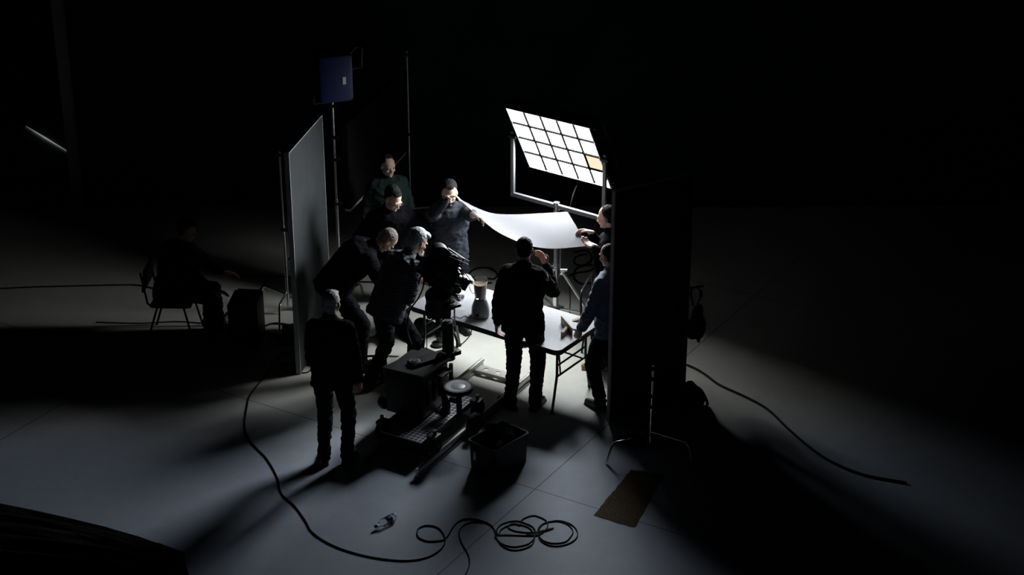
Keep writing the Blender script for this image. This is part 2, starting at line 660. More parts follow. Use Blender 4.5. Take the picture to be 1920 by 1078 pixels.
# ------------------------------------------------------------ light panel on its stand
PA = math.radians(36.09)
PU = V((math.cos(PA), -math.sin(PA), 0))
PN = V((math.sin(PA), math.cos(PA), 0))
PT = math.radians(28.6)
PV = V((0, 0, 1)) * math.cos(PT) - PN * math.sin(PT)
PF = -(PN * math.cos(PT)) - V((0, 0, 1)) * math.sin(PT)
SB = V((.467, 18.09, 0))
PC = V((.488, 18.088, 2.115))
PW, PH = 1.022, .887
RP = Matrix((PU, PF, PV)).transposed()
LP = Thing('studio_light', 'glowing white grid light panel of twenty square cells in a tilted frame', 'lamp', (SB.x, SB.y, 1.40))


def pl(x, z, y=0):
    return PC + PU * x + PV * z + PF * y


LP.part('housing', MB().box(pl(0, 0, -.07), (PW + .02, .10, PH + .02), RP, .008), black_metal, True)
bz = MB()
t = .008
for s_ in (-1, 1):
    bz.box(pl(0, s_ * (PH / 2 + .004), -.002), (PW + .04, .04, .012), RP)
    bz.box(pl(s_ * (PW / 2 + .004), 0, -.002), (.012, .04, PH + .02), RP)
fr = LP.part('bezel', bz, alu, True)
cw, ch = PW / 5, PH / 4
for j in range(4):
    for i in range(5):
        x, z = -PW / 2 + cw * (i + .5), PH / 2 - ch * (j + .5)
        warm = (i, j) == (4, 2)
        LP.part('light_cell', MB().box(pl(x, z, -.01), (cw - .012, .006, ch - .012), RP), cell_warm if warm else cell_white, True,
                label='cell glowing a warmer yellow than the rest' if warm else None)
for i in range(1, 5):
    LP.part('divider', MB().box(pl(-PW / 2 + cw * i, 0, .001), (.017, .016, PH), RP), divider_m, True)
for j in range(1, 4):
    LP.part('divider', MB().box(pl(0, -PH / 2 + ch * j, .003), (PW + .05, .020, .015), RP), divider_m, True)
for s_ in (-1, 1):
    x = s_ * (PW / 2 + .03)
    LP.part('side_handle', MB().tube([pl(x, .40, -.02), pl(x, .40, -.14), pl(x, .36, -.17), pl(x, .06, -.17), pl(x, .02, -.12), pl(x, .02, -.02)], .012, smooth=False), black_metal, True)
    LP.part('side_handle', MB().tube([pl(x, -.08, -.02), pl(x, -.08, -.14), pl(x, -.12, -.17), pl(x, -.36, -.17), pl(x, -.40, -.12), pl(x, -.40, -.02)], .012, smooth=False), black_metal, True)
YW = 1.16 / 2
yk = MB()
RY = Matrix((PU, PN, V((0, 0, 1)))).transposed()
cy0 = V((.478, 18.085, 0))
yk.box(cy0 + V((0, 0, 1.455)), (YW * 2 + .04, .04, .045), RY, .004)
for s_ in (-1, 1):
    yk.box(cy0 + PU * s_ * YW + V((0, 0, 1.455 + .35)), (.04, .035, .72), RY, .004)
LP.part('yoke', yk, grey_metal, True)
for s_ in (-1, 1):
    p = cy0 + PU * s_ * YW + V((0, 0, 2.115))
    LP.part('pivot_knob', MB().cyl(p - PU * s_ * .05, p + PU * s_ * .045, .03), black_plastic, True)
LP.part('spigot', MB().cyl((SB.x, SB.y, 1.40), (SB.x, SB.y, 1.49), .022).cyl((SB.x, SB.y, 1.475), (SB.x, SB.y, 1.50), .035), chrome, True)
LP.part('cable', MB().tube([pl(.05, -.3, -.13), pl(.05, -.5, -.12), V((.62, 18.10, 1.5)), V((.60, 18.2, 1.0)), V((.63, 18.3, .3)), V((.7, 18.4, .012)), V((1.3, 18.9, .012))], .006), black_rubber, True)

bm_l = bpy.data.lights.new('panel_beam', 'AREA')
bm_l.shape = 'RECTANGLE'
bm_l.size, bm_l.size_y = PW, PH
bm_l.energy = BEAM_W
bm_l.spread = math.radians(125)
bm_l.color = (.93, .97, 1.0)
bo = bpy.data.objects.new('panel_beam', bm_l)
C.objects.link(bo)
bo.parent = LP.o
Rb = Matrix((PU, PV, -PF)).transposed()
if Rb.determinant() < 0:
    Rb = Matrix((-PU, PV, -PF)).transposed()
bo.matrix_local = LP.M.inverted() @ (Matrix.Translation(pl(0, 0, .03)) @ Rb.to_4x4())

S = Thing('light_stand', 'chrome crank stand with braced legs carrying the light panel', 'light stand', SB)
S.part('column', MB().cyl((0, 0, .20), (0, 0, .80), .034), chrome)
S.part('riser', MB().cyl((0, 0, .78), (0, 0, 1.32), .024).cyl((0.045, 0, .74), (.045, 0, 1.25), .008), chrome)
S.part('top_receiver', MB().cyl((0, 0, 1.28), (0, 0, 1.41), .036).cyl((-.07, 0, 1.34), (.07, 0, 1.34), .012), chrome)
mb = MB().cyl((0, 0, .66), (0, 0, .75), .055)
for k in range(3):
    a = 2 * PI * k / 3
    mb.box((.07 * math.cos(a), .07 * math.sin(a), .70), (.06, .035, .06), Matrix.Rotation(a, 3, 'Z'), .004)
mb.cyl((-.11, -.02, .73), (.12, -.02, .73), .014).cyl((-.02, -.1, .68), (.0, .1, .68), .014)
S.part('upper_collar', mb, chrome)
mb = MB().cyl((0, 0, .24), (0, 0, .30), .050)
mb.cyl((-.09, 0, .29), (.09, 0, .29), .013).cyl((0, -.09, .27), (0, .09, .27), .013)
S.part('lower_collar', mb, grey_metal)
tip = at(1128, 622, .03) - SB
az = math.atan2(tip.y, tip.x)
for k in range(3):
    a = az + 2 * PI * k / 3
    c, s_ = math.cos(a), math.sin(a)
    R0 = V((tip.x, tip.y, 0)).length
    A_ = V((.08 * c, .08 * s_, .69))
    B_ = V((R0 * c, R0 * s_, .02))
    mid = A_.lerp(B_, .68)
    lg = S.part('leg', MB().tube([A_, B_], .016, smooth=False, n=12), alu)
    S.part('brace', MB().box((V((.05 * c, .05 * s_, .27)) + mid) / 2, ((mid - V((.05 * c, .05 * s_, .27))).length, .035, .012),
                             (mid - V((.05 * c, .05 * s_, .27))).to_track_quat('X', 'Z').to_matrix()), alu)
    S.part('foot', MB().ell(B_ + V((0, 0, 0)), (.03, .03, .02)), black_rubber, parent=lg)

# ------------------------------------------------------------ the held white sheet
far = [atY(856, 369, 17.80), atY(884, 385, 17.80), atY(920, 399, 17.76), atY(960, 402, 17.74), atY(1010, 400, 17.72), atY(1064, 397, 17.70)]
near = [atY(906, 413, 17.45), atY(926, 430, 17.34), atY(955, 446, 17.22), atY(995, 461, 17.12), atY(1040, 466, 17.05), atY(1103, 461, 17.00)]



def cr(P, t):
    m = len(P) - 1
    i = min(int(t * m), m - 1)
    u = t * m - i
    p0, p1, p2, p3 = P[max(i - 1, 0)], P[i], P[i + 1], P[min(i + 2, m)]
    return .5 * ((2 * p1) + (p2 - p0) * u + (2 * p0 - 5 * p1 + 4 * p2 - p3) * u * u + (3 * p1 - p0 - 3 * p2 + p3) * u ** 3)


mb = MB()
nu, nv = 40, 14
vv = []
for i in range(nu + 1):
    t = i / nu
    p, q = cr(far, t), cr(near, t)
    row = []
    for j in range(nv + 1):
        s_ = j / nv
        sag = V((0, 0, -.035 * math.sin(PI * s_) * math.sin(PI * min(1, t * 1.2))))
        row.append(mb.bm.verts.new(p.lerp(q, s_) + sag))
    vv.append(row)
for i in range(nu):
    for j in range(nv):
        mb.bm.faces.new((vv[i][j], vv[i + 1][j], vv[i + 1][j + 1], vv[i][j + 1]))
bmesh.ops.solidify(mb.bm, geom=mb.bm.faces[:], thickness=.003)
single('diffusion_sheet', mb, sheet_mat(), 'large white flexible sheet held by hands over the table', 'sheet')


# ------------------------------------------------------------ boards that stand around the set
def board(name, label, c0, c1, h, th, m_face, m_edge, z0=0, cat='board', group='boards shading the set'):
    """upright board from c0 to c1 (bottom corners)"""
    c0, c1 = V(c0), V(c1)
    e = (c1 - c0)
    L_ = e.length
    a = math.atan2(e.y, e.x)
    c = (c0 + c1) / 2
    o = Thing(name, label, cat, (c.x, c.y, z0), a, group)
    f = o.part('board_face', MB().box((0, 0, h / 2), (L_ - .01, th - .006, h - .01)), m_face)
    mb = MB()
    for s_ in (-1, 1):
        mb.box((s_ * (L_ / 2 - .004), 0, h / 2), (.010, th, h))
    mb.box((0, 0, .004), (L_, th, .010)).box((0, 0, h - .004), (L_, th, .010))
    o.part('edge', mb, m_edge)
    return o


p0 = at(553, 712)
p1 = at(600, 215, 2.44)
p1 = V((p1.x, p1.y, 0))
p0 = p1 + (p0 - p1).normalized() * 1.12
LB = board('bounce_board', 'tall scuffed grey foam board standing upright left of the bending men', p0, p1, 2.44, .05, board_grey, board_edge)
# diagonal strap across it
pa, pb = atY(589, 405, p0.y + 1.02), atY(541, 487, p0.y + .05)
LB.part('strap', MB().tube([pa, pb], .008, smooth=False), black_cloth, True)

q0, q1 = at(1140, 790), at(1287, 706)
q1 = at(1300, 322, 2.44)
q1.z = 0
RB = board('black_flat', 'tall black board standing upright at the right of the table', q0, q1, 2.44, .05, board_black, board_edge)
u_ = (q1 - q0).normalized()
RB.part('rear_batten', MB().box(q1 + V((0, 0, 1.22)) - u_ * .06 + V((-u_.y, u_.x, 0)) * -.04, (.05, .03, 2.4), Matrix.Rotation(math.atan2(u_.y, u_.x), 3, 'Z')), black_plastic, True)

r0, r1 = atY(652, 392, 18.4), atY(758, 284, 19.9)
z_ = (r0.z + r1.z) / 2
r0, r1 = V((r0.x, r0.y, 0)), V((r1.x, r1.y, 0))
k0, k1 = atY(655, 392, 18.55), None
# board hung from a stand: bottom edge level, found where the two sight lines cross one height
zb = .98
k0, k1 = at(652, 392, zb), at(758, 284, zb)
HB = board('hanging_flag', 'dark board held up with a pale lit lower edge behind the man in glasses', (k0.x, k0.y, 0), (k1.x, k1.y, 0), 1.0, .06, board_black, board_black, zb)
HB.part('lower_edge', MB().box((0, 0, -.012), ((k1 - k0).length, .062, .030)), lit_edge_tone, label='lower edge coloured pale as lit from below')  # light caught from below is put into this edge's pale colour


# ------------------------------------------------------------ C-stands and other stands
def cstand(name, label, base, h, r=.011, az=0, m=chrome, legr=.42, knobs=True, heads=()):
    o = Thing(name, label, 'stand', base, 0, 'metal stands around the set')
    o.part('pole', MB().cyl((0, 0, .10), (0, 0, h * .55), r * 1.3).cyl((0, 0, h * .5), (0, 0, h), r), m)
    for k in range(3):
        a = az + 2 * PI * k / 3
        c, s_ = math.cos(a), math.sin(a)
        z = .20 + .04 * k
        o.part('leg', MB().tube([(0, 0, z), (c * legr * .8, s_ * legr * .8, z + .01), (c * legr * .88, s_ * legr * .88, z - .02), (c * legr, s_ * legr, .012)], .012, smooth=False, n=10), m)
    if knobs:
        for z in (h * .53, h - .04) + tuple(heads):
            o.part('clamp', MB().cyl((-.03, 0, z), (.05, 0, z), .022).cyl((.05, -.03, z), (.05, .03, z), .008), black_plastic)
    return o


p = at(1219, 850)
st = cstand('c_stand', 'chrome legged stand in front of the tall black board at right', p, 0.95, az=math.radians(205), legr=.47, heads=(.62, .8))
p = at(541, 590)
cstand('c_stand', 'thin metal stand behind the left edge of the grey foam board', p, 1.92, az=.4)
p = at(640, 585)
ls = cstand('lamp_stand', 'tall metal stand holding up the blue lamp', p, 2.44, r=.014, az=1.0, heads=(1.8, 2.05))
p2 = at(771, 420)
cstand('c_stand', 'thin tall stand rising behind the hanging dark board', (p2.x, p2.y, 0), 2.2, az=.2, m=alu)
hp = q1 + u_ * .03 + V((-u_.y, u_.x, 0)) * .05

# blue lamp
lc = V((at(640, 585).x, at(640, 585).y, 2.44))
BLp = Thing('stage_lamp', 'dark blue boxy stage lamp on a stand at the upper left, switched off', 'lamp', lc)
Rl = Matrix.Rotation(math.radians(20), 3, 'Z')
body = BLp.part('housing', MB().box((0, 0, .32), (.36, .44, .50), Rl, .04), blue_paint)
BLp.part('vent', MB().box((0, 0, .54), (.22, .3, .07), Rl, .02), black_metal, parent=body)
BLp.part('label', MB().box(Rl @ V((.08, -.223, .30)), (.035, .006, .08), Rl), white_label, parent=body)
yy = MB()
for s_ in (-1, 1):
    yy.box(Rl @ V((s_ * .20, 0, .17)), (.02, .04, .32), Rl)
yy.box((0, 0, .01), (.40, .04, .02), Rl)
BLp.part('yoke', yy, black_metal)
# barn door that catches a thin light
bd = MB()
fd = lambda x, z: lc + V((x, z, 0))
a0 = atY(658, 88, lc.y - .05)
for (x0, y0, x1, y1) in ((668, 88, 679, 90), (679, 90, 678, 127), (678, 127, 668, 127)):
    bd.cyl(atY(x0, y0, lc.y - .03), atY(x1, y1, lc.y - .03), .005)
bd.cyl(atY(668, 88, lc.y - .03), lc + Rl @ V((.1, -.1, .45)), .005).cyl(atY(668, 127, lc.y - .03), lc + Rl @ V((.1, -.1, .33)), .005)
BLp.part('handle', bd, grey_metal, True)


# ------------------------------------------------------------ people
def ik(a, t, l1, l2, pole):
    a, t, pole = V(a), V(t), V(pole)
    d = t - a
    L_ = min(d.length, (l1 + l2) * .995)
    dn = d.normalized()
    x = (l1 * l1 - l2 * l2 + L_ * L_) / (2 * L_)
    h = math.sqrt(max(0, l1 * l1 - x * x))
    p = (pole - dn * pole.dot(dn)).normalized()
    return a + dn * x + p * h, a + dn * L_


def hand(mb, wr, d, n, side, curl=.5, spread=.1, k=1.0):
    """wr wrist, d finger direction, n palm normal (the side the fingers close to), side = +1 thumb on +cross"""
    d = d.normalized()
    n = (n - d * n.dot(d)).normalized()
    s = d.cross(n).normalized() * side
    pc = wr + d * .045 * k
    R = Matrix((s, d, n)).transposed()
    mb.ell(pc, (.040 * k, .052 * k, .016 * k), R, 16, 10)
    mb.capsule(wr - d * .01, wr + d * .02, .025 * k, .024 * k, 10)
    for i, (o, L_) in enumerate(((.028, .072), (.0095, .080), (-.0095, .075), (-.028, .058))):
        p = wr + d * (.085 - .004 * abs(i - 1)) * k + s * o * k
        dd = (d + s * (o * 4 * spread)).normalized()
        c = curl * (1 + .12 * i)
        for seg, f in enumerate((.45, .32, .26)):
            ang = c * (.55 + .35 * seg)
            v = dd * math.cos(ang * 1.0) + n * math.sin(ang * 1.0)
            q = p + v * L_ * f * k
            mb.capsule(p, q, (.0098 - .0008 * seg) * k, (.0090 - .0008 * seg) * k, 8)
            p = q
            dd = v
            c = curl * .9
            ndd = (n * math.cos(ang) - d * math.sin(ang))
            n_ = ndd
            n = n if seg == 2 else n
    p = wr + d * .022 * k + s * .032 * k
    q = p + (d * .6 + s * .75 + n * .25).normalized() * .042 * k
    mb.capsule(p, q, .0125 * k, .0105 * k, 8)
    mb.capsule(q, q + (d * .9 + s * .15 + n * (.3 + curl * .5)).normalized() * .032 * k, .0105 * k, .0085 * k, 8)


class Pose:
    pass


def person(label, loc, yaw, h=1.80, pel=(0, 0), pz=None, lean=0, slean=0, head=(0, 0, 0), arms=None, legs=None,
           top=shirt_black, bottom=denim, shoes=shoe_m, hairm=hair_dark, hairk='short', skinm=skin, sleeve='long', bulk=1.0,
           glasses=False, beard=False, z0=0, extras=None, seed=1):
    """local frame: x right, y forward, z up.  yaw turns +y (world) anticlockwise."""
    k = h / 1.80
    T = Thing('person', label, 'person', (loc[0], loc[1], z0), yaw, 'film crew around the set')
    Mi = T.M.inverted()
    W = lambda p: Mi @ V(p)                     # world point -> local
    pz = (.94 * k) if pz is None else pz
    P = V((pel[0], pel[1], pz))
    ln, sl = math.radians(lean), math.radians(slean)

    def dirn(f):
        v = V((0, math.sin(ln * f), math.cos(ln * f)))
        return Matrix.Rotation(sl, 3, 'Y') @ v
    rt = Matrix.Rotation(sl, 3, 'Y') @ V((1, 0, 0))
    d1, d2, d3 = dirn(.75), dirn(1.0), dirn(1.2)
    W1 = P + d1 * .17 * k
    C1 = W1 + d2 * .19 * k
    N0 = C1 + d3 * .17 * k
    fr = [(P - d1 * .09 * k, .155, .115, d1), (P, .172, .120, d1), (W1, .152, .108, d1), (C1, .178, .125, d2), (C1 + d3 * .10 * k, .175, .112, d3), (N0 - d3 * .005, .105, .080, d3), (N0 + d3 * .02, .06, .06, d3)]

    def ringof(c, rx, ry, d, add=0):
        x = (rt - d * rt.dot(d)).normalized()
        y = d.cross(x)
        n_ = 20
        return [c + x * math.cos(2 * PI * i / n_) * (rx * k * bulk + add) + y * math.sin(2 * PI * i / n_) * (ry * k * bulk + add) for i in range(n_)]
    body, shirt, trous = MB(), MB(), MB()
    body.rings([ringof(*f) for f in fr])
    SH = {}
    for s_ in (-1, 1):
        SH[s_] = C1 + d3 * .105 * k + rt * s_ * .185 * k * (.6 + .4 * bulk)
    # head
    hy, hp, hr = [math.radians(a) for a in head]
    hd = (Matrix.Rotation(-hy, 3, 'Z') @ Matrix.Rotation(-hp, 3, 'X') @ Matrix.Rotation(hr, 3, 'Y'))
    HX, HYv, HZ = hd @ V((1, 0, 0)), hd @ V((0, 1, 0)), hd @ V((0, 0, 1))
    nk = (d3 * .7 + HZ * .5).normalized()
    HC = N0 + nk * .09 * k + HZ * .085 * k + HYv * .015
    RH = Matrix((HX, HYv, HZ)).transposed()
    hl = lambda x, y, z: HC + RH @ V((x, y, z)) * k
    body.capsule(N0 - d3 * .03, HC - HZ * .04 * k - HYv * .02 * k, .058 * k, .054 * k)
    E = lambda c, r: body.ell(hl(*c), tuple(q * k for q in r), RH)
    E((0, -.012, .030), (.074, .092, .088))
    E((0, .030, -.025), (.062, .060, .080))
    E((0, .045, -.078), (.040, .040, .030))
    E((0, .082, .022), (.052, .014, .012))
    body.capsule(hl(0, .088, .010), hl(0, .108, -.028), .007 * k, .012 * k, 8)
    E((0, .088, -.055), (.024, .012, .010))
    E((0, .080, -.092), (.018, .014, .014))
    for s_ in (-1, 1):
        E((s_ * .036, .066, -.022), (.022, .022, .020))
        E((s_ * .076, -.005, -.010), (.010, .020, .032))
    # limbs
    arms = arms or {}
    wrists = {}
    for s_ in (-1, 1):
        a = arms.get(s_, {})
        sh = SH[s_]
        L1, L2 = .29 * k, .26 * k
        if 'w' in a:
            tgt = W(a['w'])
        elif 't' in a:
            tgt = V(a['t'])
        else:
            tgt = sh + V((s_ * .07, .05, -.53)) * k
        el, wr = ik(sh, tgt, L1, L2, V(a.get('pole', (s_ * .5, -1, -.2))))
        body.capsule(sh, el, .050 * k, .038 * k)
        body.capsule(el, wr, .040 * k, .026 * k)
        fd = (wr - el).normalized()
        hd_ = V(a['hd']) if 'hd' in a else fd
        pn = V(a['pn']) if 'pn' in a else V((-s_, .2, 0))
        hand(body, wr, hd_, pn, (1 if V(a.get('thumb', (0, 1, 0))).dot(hd_.cross(pn)) > 0 else -1), a.get('curl', .55), k=k * 1.02)
        wrists[s_] = (wr, fd)
        b_ = .020
        shirt.capsule(sh - rt * s_ * .03, el, .058 * k * (.5 + .5 * bulk) + b_, .044 * k + b_)
        if sleeve == 'long':
            shirt.capsule(el, wr - fd * .035, .045 * k + b_, .030 * k + b_ * .8)
        elif sleeve == 'half':
            shirt.capsule(el, el.lerp(wr, .35), .045 * k + b_, .040 * k + b_)
    legs = legs or {}
    for s_ in (-1, 1):
        g = legs.get(s_, {})
        hip = P + rt * s_ * .09 * k + V((0, 0, -.03))
        if 'aw' in g:
            an = W(g['aw'])
        else:
            an = V(g.get('a', (s_ * .11, .0, .08)))
        kn, an2 = ik(hip, an, .45 * k, .43 * k, V(g.get('pole', (s_ * .08, 1, 0))))
        an = an2
        body.capsule(hip, kn, .078 * k, .052 * k)
        body.capsule(kn, an, .052 * k, .034 * k)
        calf = kn.lerp(an, .3) - V((0, .012, 0))
        body.capsule(calf, kn.lerp(an, .45), .050 * k, .045 * k)
        fa = math.radians(g.get('toe', s_ * 12))
        fdv = V((math.sin(fa), math.cos(fa), 0))
        fz = an.z - .08
        tp = V((0, 0, g.get('tp', 0)))
        body.capsule(an - V((0, 0, .04)), an + fdv * .14 - V((0, 0, .05)) + tp, .030, .022)
        trous.capsule(hip + V((0, 0, .03)), kn, .098 * k * (.6 + .4 * bulk), .070 * k)
        trous.capsule(kn, an + V((0, 0, .02)), .070 * k, .056 * k)
        trous.capsule(an + V((0, 0, .05)), an + V((0, .0, -.01)), .058 * k, .060 * k)
        sm = MB()
        back = an - fdv * .055 - V((0, 0, .04))
        sm.capsule(an - V((0, 0, .005)), an - fdv * .01 - V((0, 0, .04)), .047, .05)
        sm.capsule(back, an + fdv * .05 - V((0, 0, .035)) + tp * .3, .038, .045)
        sm.capsule(an + fdv * .05 - V((0, 0, .04)) + tp * .3, an + fdv * .175 - V((0, 0, .048)) + tp, .045, .033)
        sm.box((an + fdv * .06 - V((0, 0, .069)) + tp * .4), (.085, .28, .02), Matrix.Rotation(-fa, 3, 'Z') @ Matrix.Rotation(math.atan2(tp.z, .2), 3, 'X'), .008)
        me = remesh(sm, .009, 3)
        T.part('shoe', me, shoes)
    trous.rings([ringof(c, a_, b_, d, .02) for c, a_, b_, d in fr[:3]])
    cr_ = [ringof(c, a_, b_, d, .022) for c, a_, b_, d in [(P - d1 * .10 * k, .185, .135, d1)] + [(c, a_ + .012, b_ + .012, d) for c, a_, b_, d in fr[1:6]]]
    shirt.rings(cr_)
    shirt.capsule(N0 - d3 * .05, N0 + d3 * .03, .098 * k, .074 * k)
    shirt.capsule(SH[-1] + rt * .03 + d3 * .01, SH[1] - rt * .03 + d3 * .01, .074 * k, .074 * k)
    for s_ in (-1, 1):
        shirt.capsule(SH[s_] * .75 + N0 * .25, N0 - d3 * .02, .075 * k, .075 * k)
    me = remesh(body, .0072, 2, .4)
    T.part('body', me, skinm)
    me = folds(remesh(shirt, .011, 4), .011, 7, (1, 1, 1.7), seed)
    shp = T.part('shirt', me, top)
    me = folds(remesh(trous, .011, 4), .011, 7, (1, 1, 2.2), seed + 5)
    T.part('trousers', me, bottom)
    # hair
    hm = MB()
    if hairk == 'short':
        hm.ell(hl(0, -.041, .050), tuple(q * k for q in (.079, .090, .083)), RH)
        hm.ell(hl(0, -.045, -.005), tuple(q * k for q in (.072, .066, .070)), RH)
        hm.ell(hl(0, .030, .100), tuple(q * k for q in (.048, .035, .020)), RH)
    elif hairk == 'crop':
        hm.ell(hl(0, -.028, .042), tuple(q * k for q in (.0765, .088, .083)), RH)
        hm.ell(hl(0, -.045, -.010), tuple(q * k for q in (.068, .062, .060)), RH)
    elif hairk == 'full':
        hm.ell(hl(0, -.032, .046), tuple(q * k for q in (.085, .098, .090)), RH)
        hm.ell(hl(0, -.050, -.010), tuple(q * k for q in (.078, .068, .075)), RH)
        hm.ell(hl(.01, .04, .095), tuple(q * k for q in (.055, .045, .030)), RH)
    elif hairk == 'bald':
        hm.ell(hl(0, -.035, .000), tuple(q * k for q in (.0775, .078, .055)), RH)
    me = folds(remesh(hm, .006, 1), .004, 38, (1, 1, 1), seed)
    T.part('hair', me, hairm)
    if beard:
        bm_ = MB().ell(hl(0, .042, -.082), tuple(q * k for q in (.050, .048, .034)), RH)
        T.part('beard', folds(remesh(bm_, .006, 2), .003, 40, (1, 1, 1), 3), hairm)
    for s_ in (-1, 1):
        T.part('eye', MB().ell(hl(s_ * .030, .080, .004), (.010, .007, .007), RH, 10, 8), eye_m)
    if glasses:
        gm = MB()
        for s_ in (-1, 1):
            pts = [hl(s_ * .032 + .023 * math.cos(t_), .100, .002 + .017 * math.sin(t_)) for t_ in [2 * PI * i / 12 for i in range(12)]]
            gm.tube(pts, .0022, 6, closed=True, per=2)
            gm.cyl(hl(s_ * .055, .100, .006), hl(s_ * .078, .0, .004), .002, n=6)
        gm.cyl(hl(-.009, .101, .004), hl(.009, .101, .004), .002, n=6)
        T.part('glasses', gm, chrome)
    T.k, T.P, T.HC, T.N0, T.SH, T.W = k, P, HC, N0, SH, W
    T.wr = wrists
    T.shirt = shp
    if extras:
        extras(T, hl)
    return T


def yaw_to(dx, dy):
    return math.atan2(dy, dx) - PI / 2


# centre man, back to the camera
person('person in black seen from behind at the table, right hand raised to the chest', at(980, 766), yaw_to(.25, 1), 1.86,
       head=(-8, 22, 0), lean=3, bulk=1.0,
       arms={-1: dict(t=(-.27, .03, .88), pole=(-.25, -1, 0), curl=.9), 1: dict(t=(.16, .30, 1.46), pole=(.35, -.1, -1), hd=(-.6, .5, .75), pn=(-.3, -1, 0), curl=.7, thumb=(0, 0, 1))},
       legs={-1: dict(a=(-.12, -.02, .08), toe=-50), 1: dict(a=(.12, .03, .08), toe=12)}, hairk='crop', seed=2)

# man behind the table holding the sheet
hwr = atY(838, 371, 17.72)
hwl = atY(889, 405, 17.52)


def cuff(T, hl):
    wr, fd = T.wr[-1] if False else T.wr[1]
    wl, fdl = T.wr[-1]
    T.part('cuff', MB().cyl(wl - fdl * .045, wl - fdl * .0, .037), white_label, parent=None, label='pale cuff at the wrist')


person('bearded person in a charcoal zipped shirt behind the table, gripping the sheet at eye level', at(845, 619), yaw_to(.30, -1), 1.80,
       head=(12, 16, 0), lean=4, arms={1: dict(w=hwr, pole=(.8, -.2, -1), hd=(-.55, .35, .25), pn=(.2, .3, -1), curl=.8, thumb=(0, 1, 0)),
                                      -1: dict(w=hwl, pole=(-.3, -.3, -1), hd=(-.9, .3, -.25), pn=(0, .3, -1), curl=1.1)},
       top=shirt_navy, bottom=denim, hairm=hair_dark, beard=True, skinm=skin_pale, seed=3, extras=lambda T, hl: (cuff(T, hl),
       T.part('zip', MB().tube([(0.0, .155, 1.46), (.0, .168, 1.3), (.0, .150, 1.12), (.0, .158, .95)], .003), black_metal, parent=T.shirt),
       T.part('pocket', MB().box((-.085, .160, 1.30), (.10, .012, .012), None, .003), black_metal, parent=T.shirt)))

# man in glasses
person('person with glasses and a black sweater standing behind the two bending men', at(734, 633), yaw_to(.42, -1), 1.84,
       head=(-16, 30, 0), lean=6, glasses=True, beard=False, arms={-1: dict(t=(-.30, .20, 1.05), pole=(-1, -.6, 0)), 1: dict(t=(.3, .15, 1.0))}, bulk=1.1, top=shirt_black, hairm=hair_dark, skinm=skin_pale, seed=4)
# man in green tee, furthest back
person('person in a dark green short-sleeved tee, furthest back beside the dark board', at(733, 562), yaw_to(.35, -1), 1.77,
       head=(-8, 8, 0), sleeve='short', top=shirt_green, hairm=hair_brown, hairk='crop', skinm=skin_pale, seed=5)

# two men bending to the camera
person('grey-haired person in a striped knit bending over the film camera', at(744, 727), yaw_to(.75, .7), 1.86,
       pel=(0, -.10), pz=.94, lean=33, head=(10, 36, 0), hairm=hair_grey, hairk='full', top=shirt_stripe, sleeve='long',
       arms={1: dict(w=atY(772, 512, 16.85), pole=(.6, -.6, -.6), hd=(.0, .2, -1), pn=(-1, 0, 0), curl=1.0),
             -1: dict(t=(-.2, .45, 1.0), pole=(-.6, -.5, -.5), curl=.9)},
       legs={1: dict(a=(.14, .10, .08)), -1: dict(a=(-.16, -.22, .08), toe=-15)}, seed=6)
person('thin-haired person in black bending forward, leftmost of the two leaning to the camera', at(655, 684), yaw_to(1, .18), 1.86,
       pel=(0, -.12), pz=.93, lean=46, head=(0, 66, 0), hairm=hair_thin, hairk='crop', top=shirt_black, bulk=1.2,
       arms={1: dict(t=(.2, .50, .78), pole=(.4, -.6, -.5)), -1: dict(t=(-.2, .55, .95), pole=(-.4, -.5, -.5))},
       legs={1: dict(a=(.16, .10, .08)), -1: dict(a=(-.14, -.16, .08))}, seed=7)

# foreground left man
person('grey-haired person in black standing with the back to us at front left', at(630, 868), yaw_to(.12, 1), 1.80,
       head=(14, 14, 0), lean=3, hairm=hair_grey, hairk='short', top=shirt_black, bulk=.96,
       arms={1: dict(t=(.245, .05, .84), pole=(.1, -1, -.2), curl=.7), -1: dict(t=(-.14, .26, 1.02), pole=(-.2, -1, -.4))}, seed=8)

# right: man holding the sheet (behind the board)
person('person in dark clothes, mostly behind the black board, holding the sheet in both hands', at(1154, 688), yaw_to(-1, .38), 1.84,
       head=(0, 14, 0), lean=8, hairm=hair_dark, hairk='crop', skinm=skin_pale,
       arms={1: dict(w=atY(1109, 436, 17.20), pole=(.8, -.4, -1), hd=(.15, 1, .15), pn=(-.5, .3, -1), curl=.75, thumb=(-1, 0, 0)),
             -1: dict(w=atY(1116, 462, 16.97), pole=(-.7, -.4, -1), hd=(.3, 1, .1), pn=(0, .2, 1), curl=.5)},
       shoes=tan, legs={-1: dict(a=(-.12, .12, .08)), 1: dict(a=(.12, .10, .08))}, seed=9,
       extras=lambda T, hl: T.part('armband', MB().cyl(T.wr[1][0] - T.wr[1][1] * .10, T.wr[1][0] - T.wr[1][1] * .135, .050), red_tape, label='red band on the sleeve'))
# right: man in front
person('person in a blue-grey shirt standing in profile at the table end, arm hanging', at(1146, 765), yaw_to(-.75, .65), 1.80,
       head=(0, 14, 0), lean=3, top=shirt_denim, hairm=hair_brown, hairk='crop', bulk=1.05,
       arms={-1: dict(t=(-.26, .22, .86), pole=(-.4, -1, 0), curl=.8), 1: dict(t=(.3, .1, .9))},
       legs={-1: dict(a=(-.10, .06, .08), toe=5), 1: dict(a=(.12, -.04, .08), toe=20)}, seed=10)

